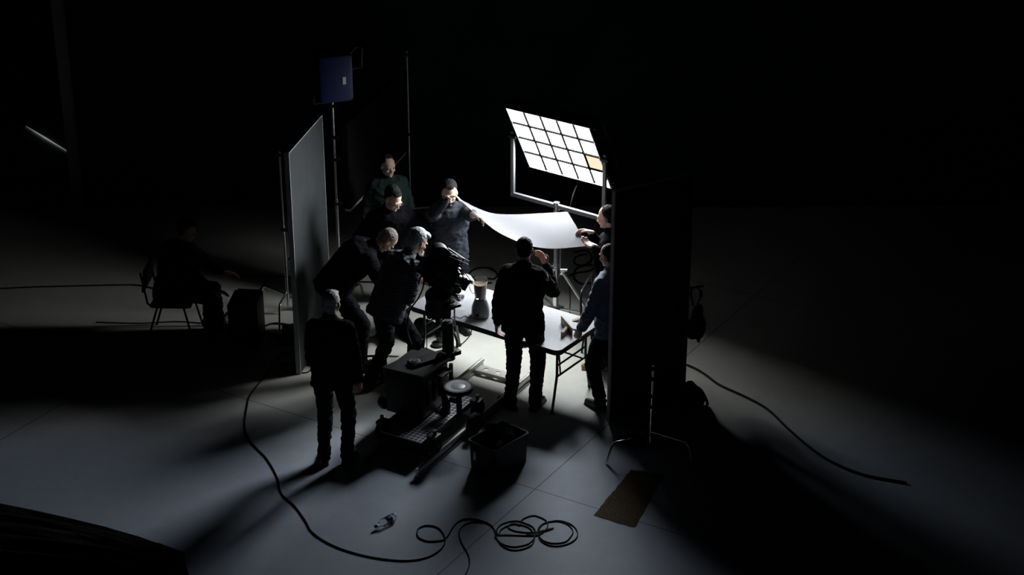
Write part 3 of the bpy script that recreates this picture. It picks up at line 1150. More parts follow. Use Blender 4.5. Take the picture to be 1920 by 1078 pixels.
# seated man at left
cs = at(335, 628)
person('person in dark clothes sitting on the chair at the far left, typing', (cs.x, cs.y), yaw_to(1, -.05), 1.80, pz=.56, pel=(0, -.05), lean=16,
       head=(0, 26, 0), hairm=hair_dark, hairk='short', bulk=1.1,
       arms={1: dict(w=at(432, 572, .58), pole=(.5, -.3, -1), pn=(0, 0, -1), curl=.3, hd=(0, 1, -.15)), -1: dict(t=(-.12, .62, .62), pole=(-.5, -.3, -1), pn=(0, 0, -1), curl=.3, hd=(0, 1, -.15))},
       legs={1: dict(a=(.13, .36, .08), pole=(0, .4, 1)), -1: dict(a=(-.13, .42, .08), pole=(0, .4, 1))}, seed=11)

# ------------------------------------------------------------ chairs


def tube_chair(label, loc, rz, arms=False, m=black_metal, seatm=black_plastic):
    o = Thing('chair', label, 'chair', loc, rz, 'chairs')
    o.part('seat', MB().box((0, .02, .44), (.44, .44, .035), None, .015), seatm)
    o.part('backrest', MB().box((0, -.245, .72), (.42, .03, .26), Matrix.Rotation(-.14, 3, 'X'), .012), seatm)
    for sx in (-1, 1):
        o.part('frame', MB().tube([(sx * .21, -.27, .82), (sx * .21, -.22, .47), (sx * .21, -.18, .43), (sx * .21, .2, .43)], .012, smooth=False, n=10), m)
        o.part('leg', MB().tube([(sx * .21, .16, .43), (sx * .235, .25, .0)], .012, smooth=False, n=10), m)
        o.part('leg', MB().tube([(sx * .21, -.12, .43), (sx * .235, -.26, .0)], .012, smooth=False, n=10), m)
        if arms:
            o.part('armrest', MB().tube([(sx * .25, -.22, .45), (sx * .26, -.24, .66), (sx * .26, -.16, .70), (sx * .26, .14, .70), (sx * .26, .23, .66), (sx * .25, .25, .45)], .013, smooth=True, n=10), m)
    return o


tube_chair('dark chair with thin metal legs under the person sitting at the far left', (cs.x - .03, cs.y, 0), yaw_to(1, -.05))
p = at(1142, 648)
tube_chair('empty chair with curved metal arms behind the table at right', (p.x, p.y, 0), yaw_to(-.3, -1), True, dark_tube)

# box with laptop, by the sitting man
bx = at(461, 652)
cx_ = V((bx.x, bx.y + .20, 0))
bh = .50
o = Thing('equipment_box', 'dark upright box used as a stand for the open laptop', 'box', cx_, math.radians(-4))
o.part('body', MB().box((0, 0, bh / 2 + .01), (.31, .36, bh - .02), None, .01), black_plastic)
for s_ in (-1, 1):
    o.part('corner', MB().box((s_ * .15, -.18, bh / 2), (.02, .014, bh - .02)), black_metal)
o.part('latch', MB().box((0, -.184, bh * .7), (.05, .012, .05), None, .003), black_metal)
lp = Thing('laptop', 'open dark laptop standing on the box beside the sitting person', 'laptop', (cx_.x, cx_.y, bh), math.radians(84))
lp.part('keyboard_base', MB().box((0, 0, .011), (.33, .24, .018), None, .004), black_plastic)
Rx = Matrix.Rotation(math.radians(32), 3, 'X')
sc_ = lp.part('screen_lid', MB().box(V((0, -.12, .018)) + Rx @ V((0, 0, .11)), (.33, .008, .22), Rx), black_plastic)

p = at(425, 612)
mb = MB().ell((p.x, p.y, .06), (.055, .05, .065)).ell((p.x + .03, p.y + .03, .10), (.04, .04, .05))
single('plastic_bag', folds(remesh(mb, .008, 1), .02, 16, (1, 1, 1), 3), clear_bag, 'small crumpled pale plastic bag on the floor left of the laptop box', 'bag')

# ------------------------------------------------------------ dolly track
ra, rb = at(990, 703, .09), at(887, 790, .09)
td = (ra - rb)
td.z = 0
td.normalize()
tn = V((td.y, -td.x, 0))          # to the right of the track
e1 = at(905, 672, .09)
tw = abs((e1 - rb).dot(tn))
A0 = V((e1.x, e1.y, 0)) + tn * tw / 2      # far end, middle of the gauge
A0 = V((e1.x, e1.y, 0)) + tn * tw / 2
tang = math.atan2(td.y, td.x) - PI / 2
TK = Thing('dolly_track', 'straight pale metal rails with drilled cross plates on the floor under the dolly', 'track', A0, tang)
Ltk = 2.25
for s_ in (-1, 1):
    mb = MB().cyl((s_ * tw / 2, -Ltk, .075), (s_ * tw / 2, .0 if s_ < 0 else .0, .075), .022)
    mb.box((s_ * tw / 2, -Ltk / 2, .04), (.018, Ltk, .05)).box((s_ * tw / 2, -Ltk / 2, .015), (.05, Ltk, .012))
    TK.part('rail', mb, track_m)
for y in (-.13, -1.0, -1.9):
    mb = MB()
    poly_n = 5
    xs = [-tw / 2 + .02 + (tw - .04) * i / 5 for i in range(6)]
    # plate with three holes: strips round the holes
    mb.box((0, y - .055, .045), (tw - .03, .02, .008)).box((0, y + .055, .045), (tw - .03, .02, .008))
    hs = (-.18, -.04, .10)
    W_ = tw / 2 - .015
    cur = -W_
    for hx in hs:
        n_ = 16
        r_ = .028
        # square with round hole
        inner = [(hx + r_ * math.cos(2 * PI * i / n_), y + r_ * math.sin(2 * PI * i / n_)) for i in range(n_)]
        outer = []
        for i in range(n_):
            a = 2 * PI * i / n_
            mx_ = max(abs(math.cos(a)), abs(math.sin(a)))
            outer.append((hx + .045 * math.cos(a) / mx_, y + .045 * math.sin(a) / mx_))
        vi = [mb.bm.verts.new((p[0], p[1], .049)) for p in inner]
        vo = [mb.bm.verts.new((p[0], p[1], .049)) for p in outer]
        vl = [mb.bm.verts.new((p[0], p[1], .041)) for p in inner]
        for i in range(n_):
            j = (i + 1) % n_
            mb.bm.faces.new((vi[i], vi[j], vo[j], vo[i]))
            mb.bm.faces.new((vi[i], vi[j], vl[j], vl[i]))
        mb.box(((cur + hx - .045) / 2, y, .045), (hx - .045 - cur, .09, .008))
        cur = hx + .045
    mb.box(((cur + W_) / 2, y, .045), (W_ - cur, .09, .008))
    mb.box((0, y - .06, .03), (tw - .03, .006, .035))
    tie = TK.part('cross_plate', mb, track_m)
    TK.part('bolt', MB().cyl((.20, y, .04), (.20, y, .09), .006), black_metal, parent=tie)

# ------------------------------------------------------------ camera dolly
dc = A0 - td * 1.50
D = Thing('camera_dolly', 'black wheeled camera dolly with tread plate deck, seat and crane arm', 'dolly', dc, tang)
_f0, _f1 = D.M.inverted() @ at(828, 724, .22), D.M.inverted() @ at(885, 751, .22)
print('DECK', _f0, _f1, tw)
DW, DX, DF = (_f1.x - _f0.x) + .10, (_f1.x + _f0.x) / 2 - .05, (_f1.y + _f0.y) / 2
D.part('deck', MB().box((DX, DF - .50, .212), (DW, 1.0, .012)), diamond, label='silver diamond tread plate deck')
D.part('chassis', MB().box((DX, DF - .50, .17), (DW - .04, .96, .07), None, .01), black_metal)
for sx in (-1, 1):
    for y in (DF - .92, DF - .12):
        X = sx * tw / 2
        w_ = D.part('wheel', MB().lathe((X - .03, y, .185), [(.02, 0), (.085, 0), (.095, .01), (.095, .05), (.085, .06), (.02, .06), (.02, 0)], axis=(1, 0, 0)), black_rubber)
        D.part('hub', MB().cyl((X - .04, y, .185), (X + .04, y, .185), .022), black_metal, parent=w_)
        D.part('steering_bracket', MB().box((sx * (tw / 2 - .01), y, .275), (.10, .11, .035), None, .01).cyl((sx * tw / 2, y, .27), (sx * tw / 2, y, .34), .018), black_metal)
# big round tyre at the near right corner
D.part('tyre', MB().lathe((tw / 2 + .03, DF - .30, .12), [(.03, 0), (.10, 0), (.115, .015), (.115, .05), (.10, .065), (.03, .065), (.03, 0)], axis=(1, 0, 0)), black_rubber)
# body block and hydraulic housing
tur = at(785, 740, .35)
tl = D.M.inverted() @ tur
D.part('body', MB().box((tl.x - .02, tl.y, .46), (.42, .50, .46), None, .03), black_plastic)
for k_ in range(3):
    D.part('side_vent', MB().box((tl.x + .195, tl.y - .12 + .11 * k_, .48), (.02, .07, .26), None, .006), black_rubber)
D.part('pressure_tank', MB().capsule((tl.x - .26, tl.y - .2, .30), (tl.x - .26, tl.y + .2, .30), .075, .075), black_plastic)
D.part('control_rod', MB().tube([(tl.x + .12, tl.y + .1, .7), (tl.x + .16, tl.y + .13, .78), (tl.x + .24, tl.y + .12, .80)], .009), chrome)
D.part('lid', MB().prism([(tl.x - .24, tl.y - .26), (tl.x + .20, tl.y - .24), (tl.x + .24, tl.y + .22), (tl.x - .1, tl.y + .30)], .69, .71), black_metal)
D.part('side_rack', MB().box((tl.x + .22, tl.y + .1, .60), (.10, .20, .03), None, .01).cyl((tl.x + .25, tl.y + .2, .4), (tl.x + .25, tl.y + .2, .66), .02), black_metal)
# swan-neck levers and a jack on the deck
jk = at(830, 775, .2)
jl = D.M.inverted() @ jk
D.part('jack', MB().tube([(jl.x, jl.y, .21), (jl.x + .03, jl.y, .30), (jl.x, jl.y + .02, .43), (jl.x - .02, jl.y + .03, .50)], .03).tube([(jl.x + .05, jl.y, .21), (jl.x + .07, jl.y, .31), (jl.x + .03, jl.y, .40)], .02).ell((jl.x, jl.y, .215), (.09, .06, .03)), black_metal)
# seat
ss = at(859, 724, .52)
sl_ = D.M.inverted() @ ss
st_ = D.part('seat', MB().lathe((sl_.x, sl_.y, .47), [(0.001, 0), (.115, 0), (.140, .008), (.148, .025), (.148, .042), (.140, .052), (.122, .053), (.108, .046), (.082, .044), (.070, .052), (.03, .055), (0.001, .055)]), black_rubber, label='round grey and black seat pad')
D.part('seat_pad', MB().lathe((sl_.x, sl_.y, .47), [(.071, .0525), (.12, .0545), (.125, .050)]).lathe((sl_.x, sl_.y, .47), [(.001, .0575), (.06, .056), (.068, .053)]), grey_plastic, parent=st_)
D.part('seat_post', MB().cyl((sl_.x + .02, sl_.y - .02, .21), (sl_.x + .02, sl_.y - .02, .48), .028).box((sl_.x - .03, sl_.y - .02, .37), (.10, .05, .05), None, .01), black_metal)
# crane arm: plate from the body to the riser
a0, a1 = at(770, 678, .80), at(845, 652, .62)
az_ = .74
a0, a1 = at(778, 678, az_), at(850, 655, az_)
ad = (a1 - a0).normalized()
am = MB().box((a0 + a1) / 2 - V((0, 0, .02)), ((a1 - a0).length + .10, .13, .045), Matrix.Rotation(math.atan2(ad.y, ad.x), 3, 'Z'), .006)
arm = D.part('arm', am, black_metal, True)
D.part('turntable_disc', MB().cyl(a0 + V((0, 0, .0)), a0 + V((0, 0, .012)), .052, n=28), grey_metal, True, parent=arm)
D.part('turntable_cap', MB().cyl(a0 + V((0, 0, .012)), a0 + V((0, 0, .02)), .038, n=28), black_plastic, True, parent=arm)
D.part('slew_column', MB().cyl(V((a0.x, a0.y, .35)), V((a0.x, a0.y, az_ - .03)), .06), black_metal, True)
cb = a1 + ad * -.06
rz_ = MB().cyl(V((cb.x, cb.y, az_ - .06)), V((cb.x, cb.y, 1.05)), .058)
rz_.cyl(V((cb.x, cb.y, az_ - .08)), V((cb.x, cb.y, az_ + .0)), .07)
ris = D.part('riser', rz_, black_metal, True)
D.part('riser_collar', MB().cyl(V((cb.x, cb.y, 1.05)), V((cb.x, cb.y, 1.062)), .05, n=28), grey_metal, True, parent=ris)
D.part('riser_cap', MB().cyl(V((cb.x, cb.y, 1.062)), V((cb.x, cb.y, 1.072)), .032, n=28), black_plastic, True, parent=ris)
for s_ in (-1, 1):
    q_ = V((cb.x, cb.y, 0)) + V((s_ * .065, .03, 0))
    D.part('riser_rod', MB().cyl(V((q_.x, q_.y, 1.0)), V((q_.x, q_.y, 1.26)), .009), chrome, True)
D.part('hose', MB().tube([atY(857, 652, cb.y + .02), atY(857, 640, cb.y + .04), atY(852, 626, cb.y + .05), atY(846, 618, cb.y + .03)], .013), hose_m, True)

# camera head and film camera
ch_ = V((cb.x, cb.y, 1.16))
HD = Thing('geared_head', 'black geared camera head mounted on the dolly arm', 'tripod head', (cb.x, cb.y, 1.10))
HD.part('mount_plate', MB().box(V((cb.x + .02, cb.y + .02, 1.235)), (.17, .17, .03), Matrix.Rotation(.5, 3, 'Z'), .01).cyl(V((cb.x, cb.y, 1.10)), V((cb.x, cb.y, 1.24)), .03), black_metal, True)
HD.part('level_ring', MB().cyl(V((cb.x + .03, cb.y + .0, 1.25)), V((cb.x + .03, cb.y, 1.256)), .045, n=24), alu, True)
hc = atY(826, 572, cb.y + .04)
HD.part('gear_box', MB().box(hc + V((-.02, 0, .01)), (.20, .20, .24), Matrix.Rotation(.4, 3, 'Z'), .03).ell(hc + V((-.02, 0, .10)), (.13, .13, .09)).cyl(hc + V((-.13, -.05, -.02)), hc + V((.12, .05, -.02)), .05), black_metal, True)
HD.part('hand_wheel', MB().lathe(hc + V((-.13, -.04, -.06)), [(.055, 0), (.07, .004), (.07, .018), (.055, .022), (.055, 0)], axis=(1, .4, .1)).cyl(hc + V((-.15, -.05, -.06)), hc + V((-.08, 0, -.06)), .012), black_metal, True)
Yc = cb.y + .08
cc = atY(829, 513, Yc)          # centre of the camera body
dl = V((.8, .24, -.50)).normalized()   # it looks down along the table
rx = dl.cross(V((0, 0, 1))).normalized()
up = rx.cross(dl)
RC = Matrix((rx, dl, up)).transposed()
FC = Thing('film_camera', 'black film camera tilted down at the blender, yellow marks on its side', 'camera', (hc.x, hc.y, hc.z + .12))
cl_ = lambda x, y, z: cc + RC @ V((x, y, z))
body = FC.part('body', MB().box(cl_(0, -.02, .0), (.19, .30, .21), RC, .015).box(cl_(0, -.10, .12), (.09, .20, .10), RC, .03), black_plastic, world=True)
FC.part('magazine', MB().cyl(cl_(-.06, -.13, .15), cl_(.06, -.13, .15), .11, n=28).cyl(cl_(-.06, -.0, .14), cl_(.06, -.0, .14), .09, n=28), black_plastic, world=True)
FC.part('top_handle', MB().tube([cl_(0, .12, .12), cl_(0, .12, .22), cl_(0, -.08, .25), cl_(0, -.12, .2)], .010, smooth=False), black_metal, world=True)
for x, z in ((.05, .235), (.075, .205)):
    FC.part('top_rod', MB().cyl(cl_(x, -.10, z), cl_(x, .16, z), .004), grey_metal, world=True)
for s_ in (-1, 1):
    FC.part('support_rod', MB().cyl(cl_(s_ * .05, -.15, -.12), cl_(s_ * .05, .24, -.12), .006), grey_metal, world=True)
ln_ = FC.part('lens', MB().cyl(cl_(0, .10, .01), cl_(0, .20, .01), .050, n=28).cyl(cl_(0, .20, .01), cl_(0, .24, .01), .060, n=28), black_metal, world=True)
FC.part('focus_ring', MB().cyl(cl_(0, .145, .01), cl_(0, .17, .01), .055, n=28), grey_metal, parent=ln_, world=True)
FC.part('matte_box', MB().box(cl_(0, .25, .01), (.15, .04, .12), RC, .006).box(cl_(0, .28, .075), (.15, .05, .004), RC), black_metal, world=True)
FC.part('viewfinder', MB().cyl(cl_(-.10, -.22, .03), cl_(-.10, .05, .03), .024).cyl(cl_(-.10, -.27, .03), cl_(-.10, -.22, .03), .032).cyl(cl_(-.10, .03, .03), cl_(0, .03, .03), .02), black_rubber, world=True)
FC.part('follow_focus', MB().cyl(cl_(.07, .18, -.06), cl_(.115, .18, -.06), .035, n=24).cyl(cl_(0, .18, -.08), cl_(.08, .18, -.06), .014), black_metal, world=True)
FC.part('side_panel', MB().box(cl_(.098, -.03, .03), (.012, .14, .08), RC, .004).cyl(cl_(.10, -.10, -.04), cl_(.115, -.10, -.04), .018).cyl(cl_(.10, -.03, -.05), cl_(.112, -.03, -.05), .012), black_metal, world=True)
FC.part('top_bracket', MB().box(cl_(.02, .06, .125), (.10, .12, .02), RC, .004).cyl(cl_(-.06, .08, .16), cl_(.08, .08, .16), .010), black_metal, world=True)
FC.part('video_cable', MB().tube([cl_(.08, -.16, .06), cl_(.13, -.22, .04), cl_(.14, -.24, -.08), cl_(.09, -.20, -.16)], .008), black_rubber, world=True)
FC.part('battery', MB().box(cl_(.01, -.21, .0), (.11, .08, .15), RC, .01), black_plastic, world=True)
# marks face us: the side of the matte box / baseplate
sd = -1 if (RC @ V((-1, 0, 0))).y < 0 else 1
cm = cl_(sd * .0, 0, 0)
bpz = MB().box(cl_(0, .08, -.135), (.13, .34, .02), RC, .004).box(cl_(sd * .085, .12, -.07), (.006, .14, .10), RC)
bp_ = FC.part('base_plate', bpz, black_metal, world=True)
x_ = sd * .0885
mk = MB()
tri = [cl_(x_, .10, -.035), cl_(x_, .10, -.105), cl_(x_, .165, -.075)]
tri2 = [p + RC @ V((sd * .002, 0, 0)) for p in tri]
vs_ = [mk.bm.verts.new(p) for p in tri + tri2]
for f_ in ((0, 1, 2), (5, 4, 3), (0, 3, 4, 1), (1, 4, 5, 2), (2, 5, 3, 0)):
    mk.bm.faces.new([vs_[i] for i in f_])
FC.part('yellow_triangle', mk, yellow, parent=bp_, label='yellow triangular mark', world=True)
FC.part('yellow_strip', MB().box(cl_(sd * .0875, .16, -.015), (.004, .08, .012), RC), yellow, label='yellow strip', world=True)
pt = [cl_(-.08, -.2, -.05), atY(806, 540, Yc), atY(801, 560, Yc), atY(801, 600, Yc - .1), atY(800, 655, Yc - .4)]
FC.part('cable', MB().tube(pt, .004), black_rubber, world=True)
# pan handle with silver tip reaching to the bending man's hand
HD.part('pan_handle', MB().cyl(cl_(-.03, -.18, -.10), atY(787, 508, Yc - .1), .010).cyl(atY(787, 508, Yc - .1), atY(779, 511, Yc - .12), .014), alu, True)
single('power_cable', MB().tube([atY(793, 510, Yc - .1), atY(794, 535, Yc - .12), atY(785, 558, Yc - .2), atY(768, 584, Yc - .3), atY(764, 620, Yc - .3), at(775, 665, .02), at(740, 668, .012), at(705, 664, .012)], .007), black_rubber,
       'black cable hanging from the camera handle down to the floor', 'cable')

# things heaped beside the dolly
p = at(706, 712)
o = Thing('equipment_case', 'small black case with a red stripe beside the dolly', 'case', (p.x, p.y, 0), -.3)
o.part('body', MB().box((0, 0, .10), (.20, .14, .19), None, .012), black_plastic)
o.part('stripe', MB().box((0, -.073, .15), (.14, .006, .022)), red_tape, label='red stripe')
o.part('handle', MB().tube([(-.09, 0, .19), (-.10, 0, .25), (0, 0, .27), (.10, 0, .25), (.09, 0, .19)], .012), black_rubber)
for s_ in (-1, 1):
    o.part('latch', MB().box((s_ * .07, -.073, .10), (.02, .008, .03)), alu)
p = at(797, 628)
o = MB().ell((p.x, p.y, .09), (.12, .10, .09)).ell((p.x - .04, p.y, .13), (.07, .08, .06))
single('sandbag', folds(remesh(o, .01, 3), .012, 9, (1, 1, 1), 5), black_cloth, 'black sandbag on the floor under the left end of the table', 'sandbag')
p = at(822, 648)
single('weight_disc', MB().lathe((p.x, p.y, 0), [(.001, 0), (.065, 0), (.07, .01), (.07, .035), (.05, .045), (.02, .045), (.02, .09), (.001, .09)]), black_metal,
       'small round black base on the bright floor behind the dolly riser', 'weight')
p = at(733, 742)
mb = MB().ell((p.x, p.y, .05), (.07, .05, .05)).ell((p.x + .03, p.y, .10), (.03, .03, .05))
single('cloth_scrap', folds(remesh(mb, .008, 1), .02, 18, (1, 1, 1), 8), mat('grey_cloth', (.10, .11, .12), .9, bump=.5), 'small crumpled grey cloth on the floor left of the dolly', 'cloth')

# ------------------------------------------------------------ crate in the foreground
zc_ = .33
c = [at(888, 820, zc_), at(945, 846, zc_), at(981, 806, zc_), at(926, 783, zc_)]
cen = sum((V((p.x, p.y, 0)) for p in c), V()) / 4
e1_ = V((c[1].x - c[0].x, c[1].y - c[0].y, 0))
e2_ = V((c[2].x - c[1].x, c[2].y - c[1].y, 0))
ang = math.atan2(e1_.y, e1_.x)
cw_, cd_ = .35, .50
o = Thing('storage_crate', 'open black plastic storage crate on the floor in the foreground', 'crate', cen, ang)
n_ = Matrix.Rotation(0, 3, 'Z')


def crate_ring(w, d, z, r=.04):
    return [V((p[0], p[1], z)) for p in rrect(w, d, r, 4)]


mb = MB().rings([crate_ring(cw_ * .91, cd_ * .93, 0), crate_ring(cw_ * .97, cd_ * .97, .28), crate_ring(cw_, cd_, .285), crate_ring(cw_, cd_, .31),
                 crate_ring(cw_ - .03, cd_ - .03, .31), crate_ring(cw_ - .05, cd_ - .05, .28), crate_ring(cw_ * .87, cd_ * .89, .012)])
cr_o = o.part('tub', mb, black_plastic)
o.part('label', MB().box((-cw_ * .5 + .10, -cd_ * .475 - .012, .17), (.028, .006, .085), Matrix.Rotation(-.04, 3, 'X')), white_label, label='small white label')
single('black_cloth', folds(remesh(MB().ell(cen + V((0, .08, .22)), (.16, .20, .10)).ell(cen + V((-.04, .1, .29)), (.10, .12, .05)), .01, 2), .02, 9, (1, 1, 1), 3), black_cloth,
       'heap of black cloth filling the storage crate', 'cloth')
pp = at(935, 834, .32)
single('paper_scrap', MB().hexa([pp + V((-.03, 0, 0)), pp + V((.0, -.03, -.02)), pp + V((.04, .03, .02)), pp + V((.0, .03, .03))],
                                [p + V((0, -.003, .003)) for p in (pp + V((-.03, 0, 0)), pp + V((.0, -.03, -.02)), pp + V((.04, .03, .02)), pp + V((.0, .03, .03)))]),
       paper, 'scrap of white paper sticking out of the crate', 'paper')

# ------------------------------------------------------------ doormat
q = [at(1113, 966), at(1190, 990), at(1246, 892), at(1184, 880)]
mb = MB()
nx, ny = 8, 16
rows = []
for j in range(ny + 1):
    r = []
    for i in range(nx + 1):
        p = q[0].lerp(q[1], i / nx).lerp(q[3].lerp(q[2], i / nx), j / ny)
        p = p + V((0, 0, .006 + .008 * abs(noise.noise(V((i * .3, j * .25, 0))))))
        if i in (0, nx) or j in (0, ny):
            p += V((random.uniform(-.006, .006), random.uniform(-.006, .006), 0))
        r.append(mb.bm.verts.new(p))
    rows.append(r)
for j in range(ny):
    for i in range(nx):
        mb.bm.faces.new((rows[j][i], rows[j][i + 1], rows[j + 1][i + 1], rows[j + 1][i]))
bmesh.ops.solidify(mb.bm, geom=mb.bm.faces[:], thickness=.012)
me_ = mb.mesh('floor_mat')
zmin = min(v.co.z for v in me_.vertices)
me_.transform(Matrix.Translation((0, 0, .001 - zmin)))
single('floor_mat', me_, mat_brown, 'worn brown mat lying on the floor in the right foreground', 'mat')

# sandbag on the stand's leg, bags by the black board
p = at(1186, 832)
mb = MB().ell((p.x, p.y, .045), (.12, .06, .045), Matrix.Rotation(-.3, 3, 'Z'))
single('sandbag', folds(remesh(mb, .009, 2), .012, 12, (1, 1, 1), 2), black_cloth, 'flat black sandbag on the floor below the chrome stand legs', 'sandbag')
hb = hp + V((.09, -.03, 0))
o = Thing('hanging_bag', 'black bag hanging in the air at the right edge of the black board', 'bag', (hb.x, hb.y, .62))
mb = MB().ell((hb.x, hb.y, .78), (.105, .09, .13)).ell((hb.x + .01, hb.y, .90), (.06, .06, .14)).capsule((hb.x + .03, hb.y, .66), (hb.x + .05, hb.y, .60), .012, .006)
o.part('bag_body', folds(remesh(mb, .01, 3), .014, 9, (1, 1, 1), 4), black_cloth, True)
o.part('strap', MB().tube([(hb.x - .02, hb.y, .98), (hb.x + .03, hb.y, 1.08), (hb.x + .03, hb.y, 1.18), (hb.x - .03, hb.y, 1.22), (hb.x - .06, hb.y, 1.15), (hb.x - .03, hb.y, 1.02)], .010), black_cloth, True)
o.part('clip', MB().cyl((hb.x - .09, hb.y + .02, 1.20), (hb.x + .06, hb.y, 1.23), .016).ell((hb.x + .04, hb.y, 1.14), (.022, .02, .05)), black_plastic, True)
p = at(1298, 762)
mb = MB().ell((p.x, p.y, .10), (.13, .11, .10)).ell((p.x - .03, p.y, .17), (.07, .09, .10))
o = Thing('backpack', 'black backpack on the floor by the right foot of the black board', 'bag', p)
o.part('bag_body', folds(remesh(mb, .01, 3), .012, 9, (1, 1, 1), 4), black_cloth, True)
o.part('shoulder_strap', MB().tube([(p.x - .02, p.y - .05, .27), (p.x + .07, p.y - .06, .22), (p.x + .14, p.y - .06, .08), (p.x + .13, p.y - .05, .02)], .014), black_cloth, True)

# crushed bottle in the foreground
a, b = at(706, 986, .03), at(740, 968, .03)
d = (b - a).normalized()
o = Thing('plastic_bottle', 'crushed clear plastic bottle lying on the floor in the foreground', 'bottle', (a.x, a.y, 0))
mb = MB().lathe(a, [(.001, 0), (.012, 0), (.013, .02), (.03, .06), (.034, .08), (.030, .10), (.034, .12), (.034, .20), (.028, .215), (.001, .21)], axis=d, n=24)
me = folds(mb.mesh('bottle'), .006, 30, (1, 1, 1), 2)
o.part('bottle_body', me, pet, True)
o.part('cap', MB().cyl(a - d * .018, a + d * .004, .015), black_plastic, True)
o.part('label', MB().lathe(a, [(.0345, .13), (.0352, .13), (.0352, .17), (.0345, .17)], axis=d, n=24), mat('faded_label', (.14, .12, .12), .5), True)


# ------------------------------------------------------------ cables on the floor
def cable(pts, r, label, cat='cable', group='cables on the floor', name='floor_cable', m=black_rubber, z=None):
    z = r if z is None else z
    P3 = [at(x, y, z) for x, y in pts]
    mb = MB().tube(P3, r, 8, per=8)
    me = mb.mesh(name)
    low = min(v.co.z for v in me.vertices)
    me.transform(Matrix.Translation((0, 0, .0005 - low)))
    return single(name, me, m, label, cat, group)


cable([(512, 676), (500, 700), (470, 740), (463, 765), (459, 800), (470, 828), (500, 860), (520, 895), (528, 925), (552, 948), (572, 975), (588, 1000), (630, 1025), (690, 1043), (755, 1051), (800, 1045), (828, 1028),
       (834, 1008), (822, 990), (800, 985), (784, 992), (784, 1006), (800, 1014), (820, 1014), (836, 1009), (852, 985), (868, 974), (890, 973), (914, 980)], .0060,
      'long black cable curving across the floor from the left to the foreground loops')
cable([(872, 1078), (880, 1060), (878, 1040), (864, 1014), (862, 995), (874, 982), (896, 978), (920, 984), (930, 1000)], .0055, 'black cable running out of the bottom of the picture from the loops')


def loop_pts(cx, cy, rx, ry, n, a0=0, turns=1.0, jit=2.0, sd=0):
    rnd = random.Random(sd)
    out = []
    for i in range(int(n * turns) + 1):
        a = a0 + 2 * PI * i / n
        out.append((cx + (rx + rnd.uniform(-jit, jit)) * math.cos(a), cy + (ry + rnd.uniform(-jit, jit) * .5) * math.sin(a)))
    return out


cable(loop_pts(966, 1001, 38, 24, 14, PI * 1.1, 1.0, 1.5, 1) + loop_pts(968, 1007, 35, 24, 14, PI * 1.05, 1.0, 1.5, 4) + loop_pts(1045, 1000, 37, 24, 14, PI * .95, 1.0, 1.5, 2)
      + loop_pts(1041, 998, 33, 21, 14, PI * 1.0, 1.0, 1.5, 5) + loop_pts(995, 988, 42, 10, 12, .2, .6, 1, 6) + loop_pts(1000, 985, 26, 18, 12, PI, .9, 1.5, 3), .0050,
      'black cable coiled in overlapping loops on the foreground floor', name='coiled_cable')
cable([(1288, 684), (1306, 692), (1325, 704), (1350, 722), (1400, 745), (1440, 768), (1480, 806), (1520, 840), (1560, 866), (1620, 890), (1700, 905)], .012, 'black cable curving away over the floor to the right of the black board')
cable([(0, 541), (60, 538), (140, 536), (230, 534), (262, 535), (290, 541), (330, 548)], .009, 'black cable on the far left floor, running straight behind the sitting person')
cable([(405, 508), (450, 515), (545, 520), (620, 526), (700, 529), (745, 531), (800, 529), (850, 520)], .010, 'black cable crossing the floor behind the foam board and the bending men')
cable([(180, 604), (260, 606), (330, 603), (380, 606), (430, 610)], .007, 'thin cable on the floor under the chair at far left')
cable([(875, 523), (895, 519), (925, 523), (932, 513), (918, 503), (895, 503), (880, 512), (878, 525), (900, 532), (922, 530)] , .011, 'black cable looped on the dark floor behind the blender')
cable([(1076, 473), (1100, 470), (1110, 485), (1095, 497), (1078, 494), (1080, 482), (1100, 476)], .011, 'dark cable loop on the floor behind the light stand')
cable([(1060, 520), (1080, 512), (1105, 508), (1115, 500), (1105, 497), (1082, 503), (1076, 520), (1090, 532), (1110, 530)], .011, 'dark cable loop on the floor below the other loop behind the light stand')
cable([(850, 655), (866, 645), (880, 630), (884, 615), (872, 604), (856, 606)], .006, 'thin black cable arcing on the bright floor under the table')
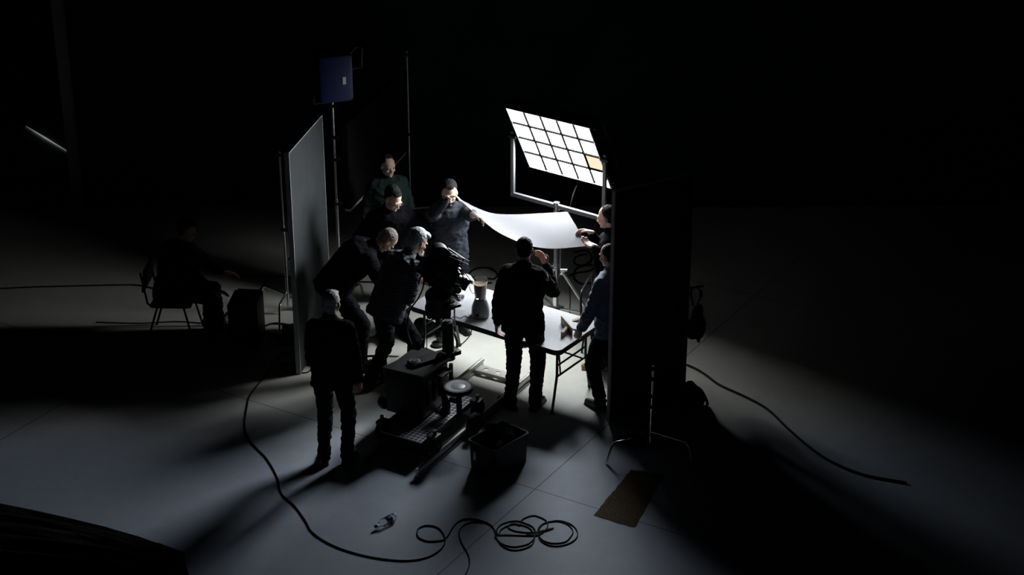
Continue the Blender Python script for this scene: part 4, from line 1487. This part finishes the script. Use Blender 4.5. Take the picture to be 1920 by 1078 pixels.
# tangle at the foot of the foam board
for i, (cx, cy, rx, ry, tn_, lb) in enumerate((
        (522, 618, 29, 12, 2.1, 'thick black cable looped on the lit floor left of the foam board'),
        (545, 636, 24, 10, 1.7, 'black cable loop lying nearest the foam board foot'),
        (520, 640, 16, 8, 1.4, 'small dark cable loop below the thick one left of the foam board'),
        (550, 672, 28, 13, 1.8, 'dark cable loop on the shaded floor by the foam board foot'),
        (556, 690, 30, 10, 1.2, 'lowest dark cable loop beside the foam board foot'))):
    cable(loop_pts(cx, cy, rx, ry, 10, i, tn_, 3, i + 10), .011 if i < 2 else .007, lb, name='coiled_cable')
p = at(549, 628)
o = Thing('power_box', 'small black power distribution box with plugs among the left cables', 'power box', (p.x, p.y, 0), .5)
o.part('body', MB().box((0, 0, .06), (.20, .12, .10), None, .01), black_plastic)
for k in range(3):
    o.part('plug', MB().cyl((-.06 + .06 * k, -.06, .06), (-.06 + .06 * k, -.10, .055), .018), alu if k == 2 else black_rubber)

# ------------------------------------------------------------ black drape heap, lower left
mb = MB()
pts = [(-60, 936), (0, 946), (60, 957), (130, 972), (200, 990), (262, 1006), (300, 1013), (345, 1030)]
nn = 26
rows = []
for i, (x, y) in enumerate(pts):
    rr = []
    for j in range(nn + 1):
        s_ = j / nn
        base_p = at(x, y + 6).lerp(at(x + 10 + 40 * s_ * (i / 7), 1150), s_)
        taper = min(1, (len(pts) - 1 - i) / 2.5)
        hgt = .16 * taper * math.sin(PI * min(1, s_ * 1.6 + .02)) ** .5 if s_ < .6 else .16 * taper * max(0, math.sin(PI * min(1, s_ * 1.6 + .02))) ** .5
        hgt += .018 * taper * math.sin(s_ * 60 + i * .4)
        rr.append(base_p + V((0, 0, max(.004, hgt if j not in (0, nn) else 0.004))))
    rows.append(rr)
vs_ = [[mb.bm.verts.new(p) for p in r] for r in rows]
for i in range(len(rows) - 1):
    for j in range(nn):
        mb.bm.faces.new((vs_[i][j], vs_[i + 1][j], vs_[i + 1][j + 1], vs_[i][j + 1]))
bmesh.ops.solidify(mb.bm, geom=mb.bm.faces[:], thickness=.003)
single('black_drape', mb, drape_m, 'long heap of pleated black drape on the floor at lower left', 'drape')
